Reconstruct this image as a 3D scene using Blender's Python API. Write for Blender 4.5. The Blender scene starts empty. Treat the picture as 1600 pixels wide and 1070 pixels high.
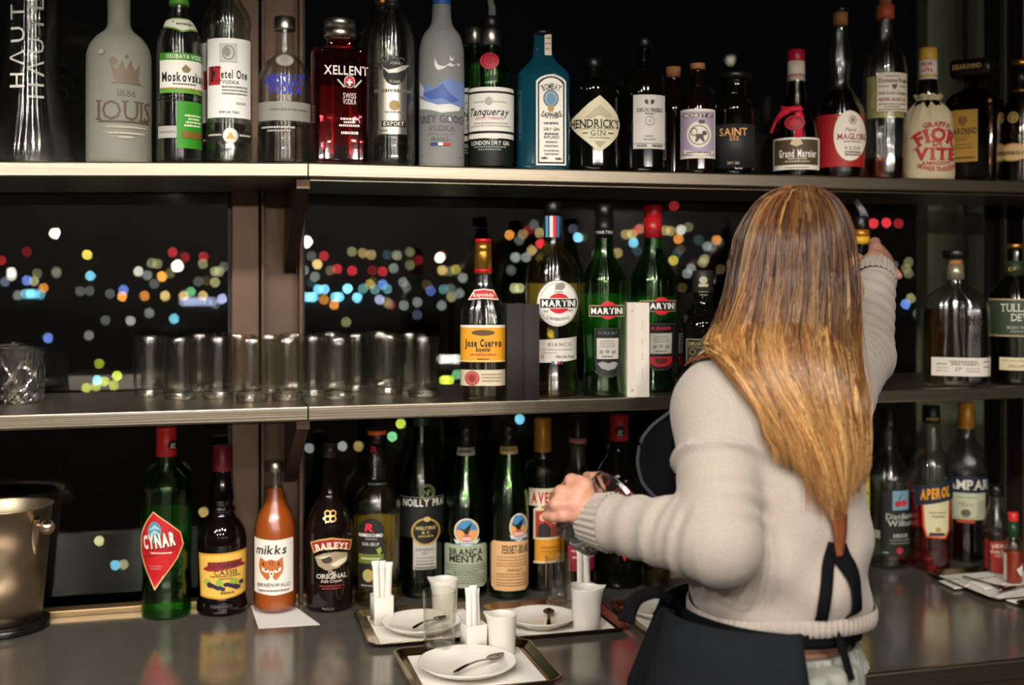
import bpy, bmesh, math, random
import numpy as np
from mathutils import Vector, Matrix
rnd = random.Random(7)
sc = bpy.context.scene
COL = sc.collection
F = 1800.0; HZ = 434.0; TH = math.atan(1800.0 / 6740.0)
CZ = 1.53                       # eye height of the camera
CS, SN = math.cos(TH), math.sin(TH)
# ---------------------------------------------------------------- camera, world, lights
cam = bpy.data.cameras.new('camera'); co = bpy.data.objects.new('camera', cam); COL.objects.link(co)
co.location = (0, 0, CZ); co.rotation_euler = (math.pi / 2, 0, -TH)
cam.sensor_width = 36; cam.lens = F / 1600 * 36; cam.shift_y = -(535 - HZ) / 1600
cam.clip_start = .05; cam.clip_end = 20000
cam.dof.use_dof = True; cam.dof.focus_distance = 1.89; cam.dof.aperture_fstop = 2.5
sc.camera = co
w = bpy.data.worlds.new('night'); sc.world = w; w.use_nodes = True
w.node_tree.nodes['Background'].inputs[0].default_value = (.3, .32, .4, 1)
w.node_tree.nodes['Background'].inputs[1].default_value = .0015
vs = sc.view_settings
vs.view_transform = 'Standard'; vs.look = 'None'; vs.gamma = 1; vs.use_curve_mapping = False
vs.exposure = 0.95
sc.cycles.transparent_max_bounces = 48; sc.cycles.max_bounces = 16; sc.cycles.transmission_bounces = 16
LAMP_W = 42.0
CEIL = 2.72
DOWNLIGHTS = [(-1.9, -.1), (-1.25, .05), (-.6, -.1), (.05, .05), (.75, -.1), (-1.6, -1.5), (-.6, -1.5), (.4, -1.5)] + [(-2.7 + 1.12 * i, -8.35) for i in range(7)]  # the far row is added to draw streaks on the glass

# ---------------------------------------------------------------- helpers
def XD(px, Y):
    t = (px - 800) / F
    X = Y * (SN + t * CS) / (CS - t * SN)
    return X, Y * CS + X * SN
def at(px, py, Y):
    X, d = XD(px, Y)
    return Vector((X, Y, CZ - (py - HZ) * d / F))
def at_z(px, py, z):            # pixel -> point on the horizontal plane z
    d = (CZ - z) * F / (py - HZ)
    t = (px - 800) / F
    Y = d / (CS + SN * (SN + t * CS) / (CS - t * SN))
    X, d = XD(px, Y)
    return Vector((X, Y, z))
def lin(c):
    if isinstance(c, str):
        c = tuple(int(c[i:i + 2], 16) / 255 for i in (0, 2, 4))
        c = tuple(x / 12.92 if x <= .04045 else ((x + .055) / 1.055) ** 2.4 for x in c)
    return (c[0], c[1], c[2], 1)
MATS = {}
def pm(name, col, rough=.5, metal=0, trans=0, ior=1.45, spec=.5, coat=0, aniso=0, emit=0, bump=None, var=None):
    if name in MATS: return MATS[name]
    m = bpy.data.materials.new(name); m.use_nodes = True; nt = m.node_tree; b = nt.nodes['Principled BSDF']
    b.inputs['Base Color'].default_value = lin(col); b.inputs['Roughness'].default_value = rough
    b.inputs['Metallic'].default_value = metal; b.inputs['Transmission Weight'].default_value = trans
    b.inputs['IOR'].default_value = ior; b.inputs['Specular IOR Level'].default_value = spec
    b.inputs['Coat Weight'].default_value = coat; b.inputs['Anisotropic'].default_value = aniso
    if emit:
        b.inputs['Emission Color'].default_value = lin(col); b.inputs['Emission Strength'].default_value = emit
    tc = None
    if bump or var:
        tc = nt.nodes.new('ShaderNodeTexCoord')
    if bump:    # (scale xyz, strength, distance)
        mp = nt.nodes.new('ShaderNodeMapping'); mp.inputs['Scale'].default_value = bump[0]
        nz = nt.nodes.new('ShaderNodeTexNoise'); nz.inputs['Scale'].default_value = 1; nz.inputs['Detail'].default_value = 4
        bp = nt.nodes.new('ShaderNodeBump'); bp.inputs['Strength'].default_value = bump[1]; bp.inputs['Distance'].default_value = bump[2]
        nt.links.new(tc.outputs['Object'], mp.inputs[0]); nt.links.new(mp.outputs[0], nz.inputs['Vector'])
        nt.links.new(nz.outputs['Fac'], bp.inputs['Height']); nt.links.new(bp.outputs[0], b.inputs['Normal'])
    if var:     # (scale xyz, colour 2)
        mp = nt.nodes.new('ShaderNodeMapping'); mp.inputs['Scale'].default_value = var[0]
        nz = nt.nodes.new('ShaderNodeTexNoise'); nz.inputs['Scale'].default_value = 1; nz.inputs['Detail'].default_value = 6
        mx = nt.nodes.new('ShaderNodeMix'); mx.data_type = 'RGBA'
        mx.inputs[6].default_value = lin(col); mx.inputs[7].default_value = lin(var[1])
        nt.links.new(tc.outputs['Object'], mp.inputs[0]); nt.links.new(mp.outputs[0], nz.inputs['Vector'])
        nt.links.new(nz.outputs['Fac'], mx.inputs[0]); nt.links.new(mx.outputs[2], b.inputs['Base Color'])
    MATS[name] = m
    return m
def thin(name, col, rough=.02, refl=.9, base=.05, streak=.85):
    """thin sheet of glass: straight-through tint plus mirror reflection that grows towards grazing angles"""
    if name in MATS: return MATS[name]
    m = bpy.data.materials.new(name); m.use_nodes = True; nt = m.node_tree; nt.nodes.clear()
    out = nt.nodes.new('ShaderNodeOutputMaterial'); mx = nt.nodes.new('ShaderNodeMixShader')
    tr = nt.nodes.new('ShaderNodeBsdfTransparent'); gl = nt.nodes.new('ShaderNodeBsdfAnisotropic')
    if streak:
        tg = nt.nodes.new('ShaderNodeTangent'); tg.direction_type = 'RADIAL'; tg.axis = 'Z'; nt.links.new(tg.outputs[0], gl.inputs['Tangent']); gl.inputs['Anisotropy'].default_value = streak
    lw = nt.nodes.new('ShaderNodeLayerWeight'); lw.inputs[0].default_value = .5
    pw = nt.nodes.new('ShaderNodeMath'); pw.operation = 'POWER'; pw.inputs[1].default_value = 4
    ma = nt.nodes.new('ShaderNodeMath'); ma.operation = 'MULTIPLY_ADD'; ma.inputs[1].default_value = refl - base; ma.inputs[2].default_value = base
    tr.inputs[0].default_value = lin(col); gl.inputs['Roughness'].default_value = rough; gl.inputs[0].default_value = (1, 1, 1, 1)
    nt.links.new(lw.outputs['Facing'], pw.inputs[0]); nt.links.new(pw.outputs[0], ma.inputs[0]); nt.links.new(ma.outputs[0], mx.inputs[0])
    nt.links.new(tr.outputs[0], mx.inputs[1]); nt.links.new(gl.outputs[0], mx.inputs[2]); nt.links.new(mx.outputs[0], out.inputs[0])
    if streak:
        g2 = nt.nodes.new('ShaderNodeBsdfAnisotropic'); g2.inputs['Roughness'].default_value = min(rough, .035); m2 = nt.nodes.new('ShaderNodeMixShader'); m2.inputs[0].default_value = .5
        nt.links.new(gl.outputs[0], m2.inputs[1]); nt.links.new(g2.outputs[0], m2.inputs[2]); nt.links.new(m2.outputs[0], mx.inputs[2])
    MATS[name] = m
    return m
def ink(c, metal=0):
    return pm('print_' + c + ('_foil' if metal else ''), c, .42 if metal else .55, .35 * metal)
def link(name, me, mat=None, parent=None, smooth=True, loc=None):
    o = bpy.data.objects.new(name, me); COL.objects.link(o)
    if mat is not None:
        for m in (mat if isinstance(mat, list) else [mat]): me.materials.append(m)
    if smooth: me.polygons.foreach_set('use_smooth', [True] * len(me.polygons))
    if parent: o.parent = parent
    if loc is not None: o.location = loc
    return o
def mesh(name, v, f):
    me = bpy.data.meshes.new(name); me.from_pydata([tuple(p) for p in v], [], [tuple(q) for q in f]); me.update()
    return me
def bmo(name, bm, mat, parent=None, smooth=False, loc=None):
    me = bpy.data.meshes.new(name); bm.normal_update(); bm.to_mesh(me); bm.free()
    return link(name, me, mat, parent, smooth, loc)
def tag(o, label, cat, group=None, kind=None):
    if label: o['label'] = label
    if cat: o['category'] = cat
    if group: o['group'] = group
    if kind: o['kind'] = kind
    return o
def struct(o, label=None, cat=None):
    o['kind'] = 'structure'
    if label: o['label'] = label
    if cat: o['category'] = cat
    return o
def empty(name, label, cat, loc=(0, 0, 0), rz=0, group=None):
    o = bpy.data.objects.new(name, None); COL.objects.link(o); o.empty_display_size = .02
    o.location = loc; o.rotation_euler = (0, 0, rz)
    return tag(o, label, cat, group)
def copy_tree(o, parent=None):
    c = o.copy(); COL.objects.link(c); c.parent = parent
    for ch in list(o.children): copy_tree(ch, c)
    return c
def box(bm, x0, x1, y0, y1, z0, z1, bev=0):
    r = bmesh.ops.create_cube(bm, size=1)
    vs_ = r['verts']
    bmesh.ops.scale(bm, vec=(x1 - x0, y1 - y0, z1 - z0), verts=vs_)
    bmesh.ops.translate(bm, vec=((x0 + x1) / 2, (y0 + y1) / 2, (z0 + z1) / 2), verts=vs_)
    if bev:
        es = list({e for v in vs_ for e in v.link_edges})
        bmesh.ops.bevel(bm, geom=es, offset=bev, segments=2, affect='EDGES', profile=.7)
def boxo(name, x0, x1, y0, y1, z0, z1, mat, bev=0, parent=None):
    bm = bmesh.new(); box(bm, x0, x1, y0, y1, z0, z1, bev)
    return bmo(name, bm, mat, parent)
def loft(rings, cap0=True, cap1=True, closed=True):
    """rings: list of equal-length point lists -> verts, faces"""
    n = len(rings[0]); v = [p for r in rings for p in r]; f = []
    for i in range(len(rings) - 1):
        for j in range(n if closed else n - 1):
            k = (j + 1) % n
            f.append((i * n + j, i * n + k, (i + 1) * n + k, (i + 1) * n + j))
    if cap0: f.append(tuple(range(n - 1, -1, -1)))
    if cap1: f.append(tuple((len(rings) - 1) * n + j for j in range(n)))
    return v, f
def lathe(prof, n=32, sup=2.0, dep=1.0, rx=1.0, a0=0):
    """prof: [(r, z)] bottom to top; superellipse exponent sup, depth ratio dep"""
    rings = []
    for r, z in prof:
        ring = []
        for j in range(n):
            a = 2 * math.pi * j / n + a0
            c, s = math.cos(a), math.sin(a)
            if sup != 2:
                c = math.copysign(abs(c) ** (2 / sup), c); s = math.copysign(abs(s) ** (2 / sup), s)
            ring.append((r * c * rx, r * s * dep, z))
        rings.append(ring)
    return loft(rings)
def tube(pts, rad, n=10, flat=1.0, up=(0, 0, 1), cap=True):
    pts = [Vector(p) for p in pts]; rings = []
    if not isinstance(rad, (list, tuple)): rad = [rad] * len(pts)
    for i, p in enumerate(pts):
        d = (pts[min(i + 1, len(pts) - 1)] - pts[max(i - 1, 0)]).normalized()
        u = Vector(up)
        if abs(d.dot(u)) > .95: u = Vector((1, 0, 0))
        a = d.cross(u).normalized(); b = a.cross(d)
        rings.append([p + (a * math.cos(2 * math.pi * j / n) + b * flat * math.sin(2 * math.pi * j / n)) * rad[i] for j in range(n)])
    return loft(rings, cap, cap)
def pchip(xs, ys):
    xs = np.array(xs, float); ys = np.array(ys, float)
    h = np.diff(xs); d = np.diff(ys) / h; n = len(xs); m = np.zeros(n)
    for i in range(1, n - 1):
        if d[i - 1] * d[i] > 0:
            w1 = 2 * h[i] + h[i - 1]; w2 = h[i] + 2 * h[i - 1]
            m[i] = (w1 + w2) / (w1 / d[i - 1] + w2 / d[i])
    m[0] = d[0]; m[-1] = d[-1]
    def fn(x):
        x = min(max(x, xs[0]), xs[-1]); i = min(max(int(np.searchsorted(xs, x)) - 1, 0), n - 2)
        t = (x - xs[i]) / h[i]
        return float((1 + 2 * t) * (1 - t) ** 2 * ys[i] + t * (1 - t) ** 2 * h[i] * m[i] + t * t * (3 - 2 * t) * ys[i + 1] + t * t * (t - 1) * h[i] * m[i + 1])
    return fn
def rrect(w, d, rc, n=6):
    pts = []
    for cx, cy, a0 in ((w / 2 - rc, d / 2 - rc, 0), (-w / 2 + rc, d / 2 - rc, 90), (-w / 2 + rc, -d / 2 + rc, 180), (w / 2 - rc, -d / 2 + rc, 270)):
        for i in range(n + 1):
            a = math.radians(a0 + 90 * i / n); pts.append((cx + rc * math.cos(a), cy + rc * math.sin(a)))
    return pts

# ---------------------------------------------------------------- shell of the room
S = 1.95                        # front edge of the shelves
ZT = CZ + .1928; ZM = CZ - .2153; ZC = CZ - .631; ZF = 0.0
YG = 2.318                      # window glass
steel = pm('brushed_steel', 'bcae9a', .3, 1, bump=((3, 400, 400), .12, .002), var=((2, 90, 90), '8f8677'))
dsteel = pm('counter_steel', '8a857c', .15, .6, bump=((30, 160, 160), .06, .001), var=((14, 50, 50), '6a665f'))
bronze = pm('bronze_metal', '655244', .42, .85, bump=((300, 300, 4), .1, .001), var=((6, 6, 3), '54443a'))
dark = pm('black_frame', '0b0b0c', .4)
wallm = pm('warm_plaster', '2a2521', .8, bump=((30, 30, 30), .2, .003), var=((2, 2, 2), '221e1a'))
ceilm = pm('ceiling_paint', '3a342e', .85, bump=((20, 20, 20), .1, .002))
floorm = pm('floor_stone', '2c2825', .35, bump=((8, 8, 8), .1, .002), var=((4, 4, 4), '3a3430'))
struct(boxo('floor', -3, 4.5, -10, 2.34, -.05, 0, floorm))
struct(boxo('ceiling', -3, 4.5, -10, 2.34, CEIL, CEIL + .06, ceilm))
struct(boxo('wall_back', -3, 4.5, -10.06, -10, 0, CEIL, wallm))
struct(boxo('wall_left', -3.06, -3, -10, 2.34, 0, CEIL, wallm))
struct(boxo('wall_right', 4.5, 4.56, -10, 2.34, 0, CEIL, wallm))
# window: glass panes between bronze mullions
gl = thin('window_glass', (.93, .95, .94), .0, .95, .055, 0)
xl0, xl1 = -2.4, XD(361, YG)[0]; xr0, xr1 = XD(470, YG)[0], XD(1557, YG)[0]; xe = XD(1640, YG)[0]
for i, (a, b) in enumerate(((xl0, xl1), (xr0, xr1), (xe, 3.9))):
    wdw = struct(bpy.data.objects.new('window_%d' % (i + 1), None)); COL.objects.link(wdw)
    boxo('pane', a, b, YG, YG + .008, ZC + .03, CEIL, gl, parent=wdw)
    bm = bmesh.new()
    box(bm, a, a + .006, YG - .02, YG + .03, ZC, CEIL); box(bm, b - .006, b, YG - .02, YG + .03, ZC, CEIL)
    bmo('window_frame', bm, dark, wdw)
# mullion, shelf upright and its gusset brackets
ux = lambda p, Y: XD(p, Y)[0]
struct(boxo('trim_1', ux(361, YG), ux(403.5, YG), YG - .045, YG + .05, ZC, CEIL, bronze, .003))
up = struct(bpy.data.objects.new('trim_2', None)); COL.objects.link(up)
boxo('upright', ux(406, YG), ux(470, YG), YG - .02, YG + .05, ZC, CEIL, bronze, .002, up)
boxo('flange', ux(464, YG), ux(470, YG), YG - .06, YG + .0, ZC, CEIL, bronze, .002, up)
boxo('flange', ux(406, YG), ux(411, YG), YG - .06, YG + .0, ZC, CEIL, bronze, .002, up)
gx = ux(462, 2.0)
def gusset(z, w=.022):
    prof = [(S + .03, z), (S + .03, z - .018), (S + .055, z - .024), (YG - .03, z - .16), (YG - .03, z)]
    v = [(gx, y, zz) for y, zz in prof] + [(gx + w, y, zz) for y, zz in prof]
    n = 5; f = [tuple(range(n)), tuple(range(2 * n - 1, n - 1, -1))] + [(i + n, (i + 1) % n + n, (i + 1) % n, i) for i in range(n)]
    link('bracket', mesh('bracket', v, f), bronze, up, False)
gusset(ZT - .0236); gusset(ZM - .0236)
# far post; olive panels behind the glass stand in for a reflection
struct(boxo('trim_3', ux(1576, YG), ux(1640, YG), YG - .05, YG + .05, ZC, CEIL, bronze, .003))
struct(boxo('trim_4', ux(1556, YG), ux(1559, YG), YG - .03, YG + .03, ZC, CEIL, steel))
struct(boxo('trim_5', ux(1559, YG), ux(1576, YG), YG, YG + .05, ZC, CEIL, dark))
olive = pm('olive_reflection', 'a6a98a', .6, .1, var=((5, 5, 1), '8f9274'))
oc = struct(bpy.data.objects.new('reflection_panel', None)); COL.objects.link(oc)
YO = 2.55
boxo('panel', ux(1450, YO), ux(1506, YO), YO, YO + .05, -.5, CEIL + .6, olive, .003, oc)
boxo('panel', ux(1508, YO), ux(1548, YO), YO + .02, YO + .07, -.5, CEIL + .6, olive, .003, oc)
# sill along the back of the counter
struct(boxo('trim_6', -2.4, 3.9, YG - .03, YG + .002, ZC, ZC + .011, pm('sill_bronze', 'b59a72', .35, .9), .002))
# the two shelves, each of two boards with folded edges
def board(name, label, x0, x1, z, zl=None):
    """steel tray shelf: top sheet, folded front lip with bevelled edges; zl = height at the far left end"""
    t = .0236; prof = []
    yb = YG - .02
    prof = [(S + .0025, z), (S, z - .0025), (S, z - t + .002), (S + .002, z - t), (yb, z - t), (yb, z)]
    prof.insert(1, (S + .0008, z - .0008))
    v = []; n = len(prof)
    for x in (x0, x1):
        for y, zz in prof: v.append((x, y, zz + ((zl - z) * (x1 - x) / (x1 - x0) if zl else 0)))
    f = [tuple(range(n)), tuple(range(2 * n - 1, n - 1, -1))] + [(i + n, (i + 1) % n + n, (i + 1) % n, i) for i in range(n)]
    r = empty(name, label, 'shelf')
    link('board', mesh('board', v, f), steel, r, False)
    if zl: return r
    bm = bmesh.new(); z2 = z
    box(bm, x0 + .001, x1 - .001, S + .03, yb - .01, min(z, z2) - t - .004, min(z, z2) - t - .0005)
    bmo('stiffener', bm, steel, r)
    return r
xs = ux(481.5, S)
XTL = ux(-300, S); ZTL = ZT - .016
board('steel_shelf', 'upper steel shelf board under the frosted bottle and tall carafe', XTL, xs - .0012, ZT, ZTL)
board('steel_shelf', 'long upper steel shelf board under the row of gin and brandy bottles', xs + .0012, 3.2, ZT)
board('steel_shelf', 'middle steel shelf board under the cut crystal tumblers', XTL, xs - .0012, ZM)
board('steel_shelf', 'long middle steel shelf board under the green vermouth bottles', xs + .0012, 3.2, ZM)
def top_z(X):
    return ZT + (ZTL - ZT) * max(0, (xs - X) / (xs - XTL))
# counter
struct_l = empty('worktop', 'dark brushed steel bar counter top reflecting the bottles', 'counter')
YC = 1.62
boxo('slab', -2.4, 3.9, YC + .004, YG - .001, ZC - .03, ZC, dsteel, .001, struct_l)
boxo('front_edge', -2.4, 3.9, YC, YC + .012, ZC - .032, ZC + .0015, steel, .0035, struct_l)
# refrigerated drawers under the counter
cabm = pm('cabinet_bluegrey', '3a4350', .4, .3, bump=((4, 200, 200), .08, .001))
x = -2.4; k = 0
side = pm('cabinet_side', '5d4636', .5)
while x < 3.8:
    r = empty('drawer_cabinet', 'blue grey drawer unit under the counter, %s' % ['at its far end past the bucket', 'below the ice bucket', 'below the coffee trays', 'beside the apron', 'below the condiment tray', 'at its far end past the condiments'][min(k, 5)], 'cabinet', (x, 0, 0))
    boxo('body', 0, 1.04, YC + .06, YG - .05, .08, ZC - .033, side, .002, r)
    for z0, z1 in ((.1, .46), (.48, ZC - .075)):
        d = boxo('drawer', .045, 1.0, YC + .035, YC + .06, z0, z1, cabm, .003, r)
        boxo('handle', .3, .46, YC + .02, YC + .034, z1 - .03, z1 - .018, pm('copper_pull', 'b08a72', .35, 1), .002, d)
    x += 1.05; k += 1
# ceiling downlights (out of frame, mirrored in glass and metal)
lampm = pm('lamp_lens', (1, .86, .66), .3, emit=3)
ring_me = None
for i, (x, y) in enumerate(DOWNLIGHTS):
    r = empty('ceiling_downlight', 'round recessed downlight in the ceiling %s' % ('above the bar aisle' if y > -5 else 'at the back of the room'), 'ceiling light', (x, y, CEIL), group='ceiling downlights')
    if ring_me is None:
        v, f = lathe([(.068, -.001), (.083, -.004), (.086, 0), (.068, .0)], 24); ring_me = mesh('trim_ring', v, f); ring_me.materials.append(steel)
        v, f = lathe([(.039, .004), (.039, .006)], 24); lens_me = mesh('lens', v, f); lens_me.materials.append(lampm)
    o = link('trim_ring', ring_me, None, r)
    L = bpy.data.lights.new('downlight_beam', 'POINT' if y < -5 else 'SPOT'); L.shadow_soft_size = .05
    if y > -5: L.spot_size = math.radians(150); L.spot_blend = .2
    L.energy = LAMP_W * (1.5 if y < -5 else 1); L.color = (1, .925, .84)
    lo = bpy.data.objects.new('downlight_beam', L); COL.objects.link(lo); lo.parent = r; lo.location = (0, 0, -.055)
# globe pendants behind the camera; the far ones are added for glints on glass
def pendant(x, y, z, r, e, label):
    p = empty('pendant_lamp', label, 'pendant lamp', (x, y, z), group='globe pendant lamps')
    bm = bmesh.new(); bmesh.ops.create_uvsphere(bm, u_segments=20, v_segments=12, radius=r); bmo('globe', bm, pm('globe_%g' % e, (1, .86, .66), .3, emit=e), p, True)
    v, f = tube([(0, 0, r * .9), (0, 0, CEIL - z)], .004, 6); link('cord', mesh('cord', v, f), dark, p)
PW = ['nearest the entrance', 'over the corner table', 'over the long table', 'over the window table', 'over the bar stools', 'by the pillar', 'by the coat rack', 'over the round table']
for i, (x, y, z) in enumerate(((-2.2, -4.2, 1.75), (-1.2, -5.6, 1.9), (-.2, -4.6, 1.62), (.9, -6, 1.86), (1.9, -4.8, 1.7))):
    pendant(x, y, z, (.03, .022, .026)[i % 3], 70, 'small warm globe pendant in the room behind, ' + PW[i])
for i, px in enumerate((495, 1045, 1142, 1415)):
    X = XD(px, 5.7)[0]; pendant(X, -1.06, CZ + (434 - (28, 59, 94, 78)[i]) / F * XD(px, 5.7)[1], .02, 2.2, 'faint globe lamp just under the ceiling, %s along the aisle' % ('first', 'second', 'third', 'fourth')[i])
# back bar behind the camera, mirrored in the window
boxm = pm('backbar_oak', '2c241d', .5, var=((3, 40, 40), '231b15'))
bb = empty('back_bar', 'oak service bar along the wall behind the aisle', 'counter', (0, 0, 0))
boxo('body', -2, 3.2, -2.3, -1.75, 0, .95, boxm, .004, bb); boxo('top', -2.05, 3.25, -2.33, -1.7, .95, .99, dsteel, .003, bb)

# ---------------------------------------------------------------- the city at night
hill = pm('night_hillside', '050506', .95)
tan = .09
def hill_pt(px, py):
    q = (HZ - py) / F
    d = -102 / (q - tan)
    t = (px - 800) / F
    Y = d / (CS + SN * (SN + t * CS) / (CS - t * SN)); X, d = XD(px, Y)
    return Vector((X, Y, CZ + q * d)), d
v = []
for px in (-2500, 4500):
    for py in (1050, 640, 434, 372, 320, 300): v.append(hill_pt(px, py)[0] - Vector((0, 0, 2.5)))
struct(link('hillside', mesh('hillside', v, [(i, 6 + i, 7 + i, 1 + i) for i in range(5)]), hill))
LC = {'yellow': (1, .75, .12), 'cyan': (.25, .75, 1), 'white': (1, .95, .8), 'orange': (1, .36, .06), 'red': (1, .05, .07), 'amber': (1, .68, .25),
      'blue': (.2, .35, 1), 'lavender': (.6, .65, 1), 'grey': (.8, .85, .8), 'green': (.35, 1, .45), 'lime': (.75, .9, .08), 'khaki': (.9, .85, .4), 'teal': (.3, .8, .8)}
lit = """136,398,yellow,1.2;141,431,cyan,1;216,424,white,.8;253,432,orange,1.6;237,411,khaki,.25;246,412,khaki,.2;270,394,red,.5;289,402,red,.25;318,401,red,.4;317,412,khaki,.3;336,424,khaki,.4;343,424,khaki,.3
336,441,khaki,.4;18,425,white,1;18,431,white,.7;42,438,blue,.7;53,439,khaki,.4;68,450,orange,.7;40,459,cyan,.6;48,459,cyan,1;55,459,cyan,.5;63,460,cyan,.4;28,461,grey,.25;193,453,blue,.7;191,463,orange,1.2;226,462,orange,.7;258,462,amber,.9;287,462,amber,.8;317,462,amber,.7;298,456,green,.5
287,471,lavender,.35;294,471,lavender,.4;301,471,lavender,.4;308,471,lavender,.4;316,471,lavender,.4;324,471,lavender,.4;332,471,lavender,.3;347,467,lavender,1;204,501,white,.4;233,489,grey,.2;272,498,cyan,.9;75,528,blue,.7;139,524,white,.2;8,440,lavender,.2;2,407,red,.3;58,427,khaki,.15;88,427,grey,.12;125,455,grey,.1;140,454,grey,.1;172,459,grey,.15;165,500,grey,.1;230,430,grey,.2;241,443,grey,.15
135,606,lime,.6;150,604,lime,.5;155,568,lime,.4;163,596,lime,.8;183,587,lime,1.1;178,602,lime,.6;152,594,cyan,1.2;506,400,red,.5;496,413,amber,1.1;527,420,red,.6;550,423,red,.6;598,424,red,.5;550,393,khaki,.2;567,395,amber,.35;580,398,amber,.4;492,432,grey,.25;475,422,grey,.2;615,419,grey,.25;497,452,cyan,1.1;507,452,cyan,1.1;543,451,cyan,1.7
478,464,cyan,1;486,464,cyan,1;490,464,cyan,.8;524,464,cyan,1.1;530,464,cyan,1.1;558,465,cyan,1.3;506,468,orange,.6;522,476,orange,.9;578,444,yellow,.4;598,444,blue,.7;567,451,teal,.35;586,452,teal,.3;605,451,teal,.35;593,468,lavender,.7;541,503,khaki,.25;691,422,amber,.7;712,421,yellow,.4;723,434,grey,.3;673,454,blue,.35;693,452,teal,.25;705,464,khaki,.35;718,458,grey,.25;631,477,grey,.25;652,472,grey,.2;630,441,grey,.2;690,477,grey,.2;611,476,red,.15
694,594,lime,1.2;702,594,lime,1;714,585,green,.5;690,561,white,.9;698,561,white,.9;706,561,white,.9;714,561,white,.9;796,367,orange,.8;817,366,amber,.25;843,364,amber,.4;845,381,red,1;831,391,amber,.5;805,402,grey,.3;822,402,grey,.35;903,371,cyan,1.3;978,366,amber,.4;988,366,amber,.5;998,358,red,.5;990,379,cyan,1;1040,360,amber,.4;1048,361,amber,.3;1064,359,white,.7;1060,373,orange,.8;1120,375,orange,.7;1052,407,yellow,.6;804,450,khaki,.5;812,450,khaki,.5
1105,385,grey,.25;1098,410,khaki,.2;1080,420,grey,.2;965,395,amber,.3;1053,308,red,.4;1053,322,red,.35;1365,349,red,.9;1385,348,red,.9;1404,349,red,.3;1415,475,blue,.8;1423,466,khaki,.35;1434,490,grey,.15;72,826,khaki,.6;155,845,khaki,.9;180,883,cyan,.8;193,882,khaki,.4;318,800,amber,.5;483,700,grey,.3;535,697,grey,.4;560,697,amber,.3;613,682,green,.8;626,662,lime,.9;812,655,cyan,1"""
lights = []
for row in lit.replace('\n', ';').split(';'):
    a = row.split(','); lights.append((float(a[0]), float(a[1]), a[2], float(a[3])))
for i in range(60):
    zone = rnd.choice(((0, 355), (480, 715), (480, 715), (790, 1130), (790, 1130), (790, 1130), (1390, 1450)))
    lights.append((rnd.uniform(*zone), rnd.gauss(432, 34) if zone[0] < 700 else rnd.gauss(395, 28), rnd.choice(['grey', 'khaki', 'grey', 'amber', 'khaki', 'teal', 'red', 'lavender']), rnd.uniform(.05, .16)))
for i in range(60):     # the city goes on beyond the frame and behind the post
    lights.append((rnd.choice((rnd.uniform(-1100, -10), rnd.uniform(1610, 3000), rnd.uniform(1140, 1340))), rnd.gauss(430, 36), rnd.choice(['grey', 'khaki', 'orange', 'amber', 'khaki', 'cyan', 'red', 'white', 'blue']), rnd.uniform(.1, .8)))
LME = {}
for px, py, c, b in lights:
    p, d = hill_pt(px, py)
    key = (c, round(b, 1) or .1)
    if key not in LME:
        bm = bmesh.new(); bmesh.ops.create_icosphere(bm, subdivisions=1, radius=1); me = bpy.data.meshes.new('city_light'); bm.to_mesh(me); bm.free()
        me.materials.append(pm('city_%s_%s' % key, LC[c], .5, emit=11 * b)); LME[key] = me
    o = link('city_light', LME[key]); o.location = p
    r = 1.9 * d / F; o.scale = (r, r, r)
    zone = 'beyond the ice bucket side' if px < 0 else 'beyond the far post' if px > 1600 else 'behind the long hair' if 1140 <= px <= 1340 else 'below the middle shelf' if py > 640 else 'past the raised sleeve' if px > 1340 else 'above the crystal tumblers' if px < 180 else 'above the plain tumblers beside the post' if px < 360 else 'above the plain tumblers' if px < 600 else 'next to the tequila bottle' if px < 780 else 'around the vermouth bottles' if px < 960 else 'next to the red capped vermouth'
    tag(o, '%s %s blurred city light in the window %s' % ('faint' if b < .2 else 'dim' if b < .45 else 'bright' if b < .9 else 'dazzling', {'khaki': 'pale yellow'}.get(c, c), zone), 'city light', 'blurred city lights')
# ---------------------------------------------------------------- print on curved surfaces
GL = {}
def glyph(ch, bold):
    k = (ch, bold)
    if k in GL: return GL[k]
    cu = bpy.data.curves.new('g', 'FONT'); cu.body = ch; cu.size = 1; cu.resolution_u = 2; cu.offset = bold
    o = bpy.data.objects.new('g', cu)
    me = bpy.data.meshes.new_from_object(o)
    v = [(p.co.x, p.co.y) for p in me.vertices]; f = [tuple(q.vertices) for q in me.polygons]
    bpy.data.objects.remove(o); bpy.data.curves.remove(cu); bpy.data.meshes.remove(me)
    GL[k] = (v, f)
    return GL[k]
CAPH = max(p[1] for p in glyph('H', 0)[0])
SERIF = {'I': ((.5,), (.5,)), 'H': ((.1, .9), (.1, .9)), 'N': ((.08,), (.08, .92)), 'M': ((.07, .93), ()), 'R': ((.1, .92), (.08,)), 'A': ((.06, .94), ()), 'E': ((.08,), (.08,)),
         'F': ((.12,), (.08,)), 'L': ((.08,), (.12,)), 'D': ((.08,), (.08,)), 'P': ((.12,), (.08,)), 'B': ((.08,), (.08,)), 'K': ((.1, .92), (.1, .88)), 'T': ((.5,), ()), 'V': ((), (.07, .93)),
         'U': ((), (.1, .9)), 'Y': ((.5,), (.07, .93)), 'W': ((), (.05, .95)), 'X': ((.08, .92), (.08, .92)), '1': ((.6,), ())}
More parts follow.
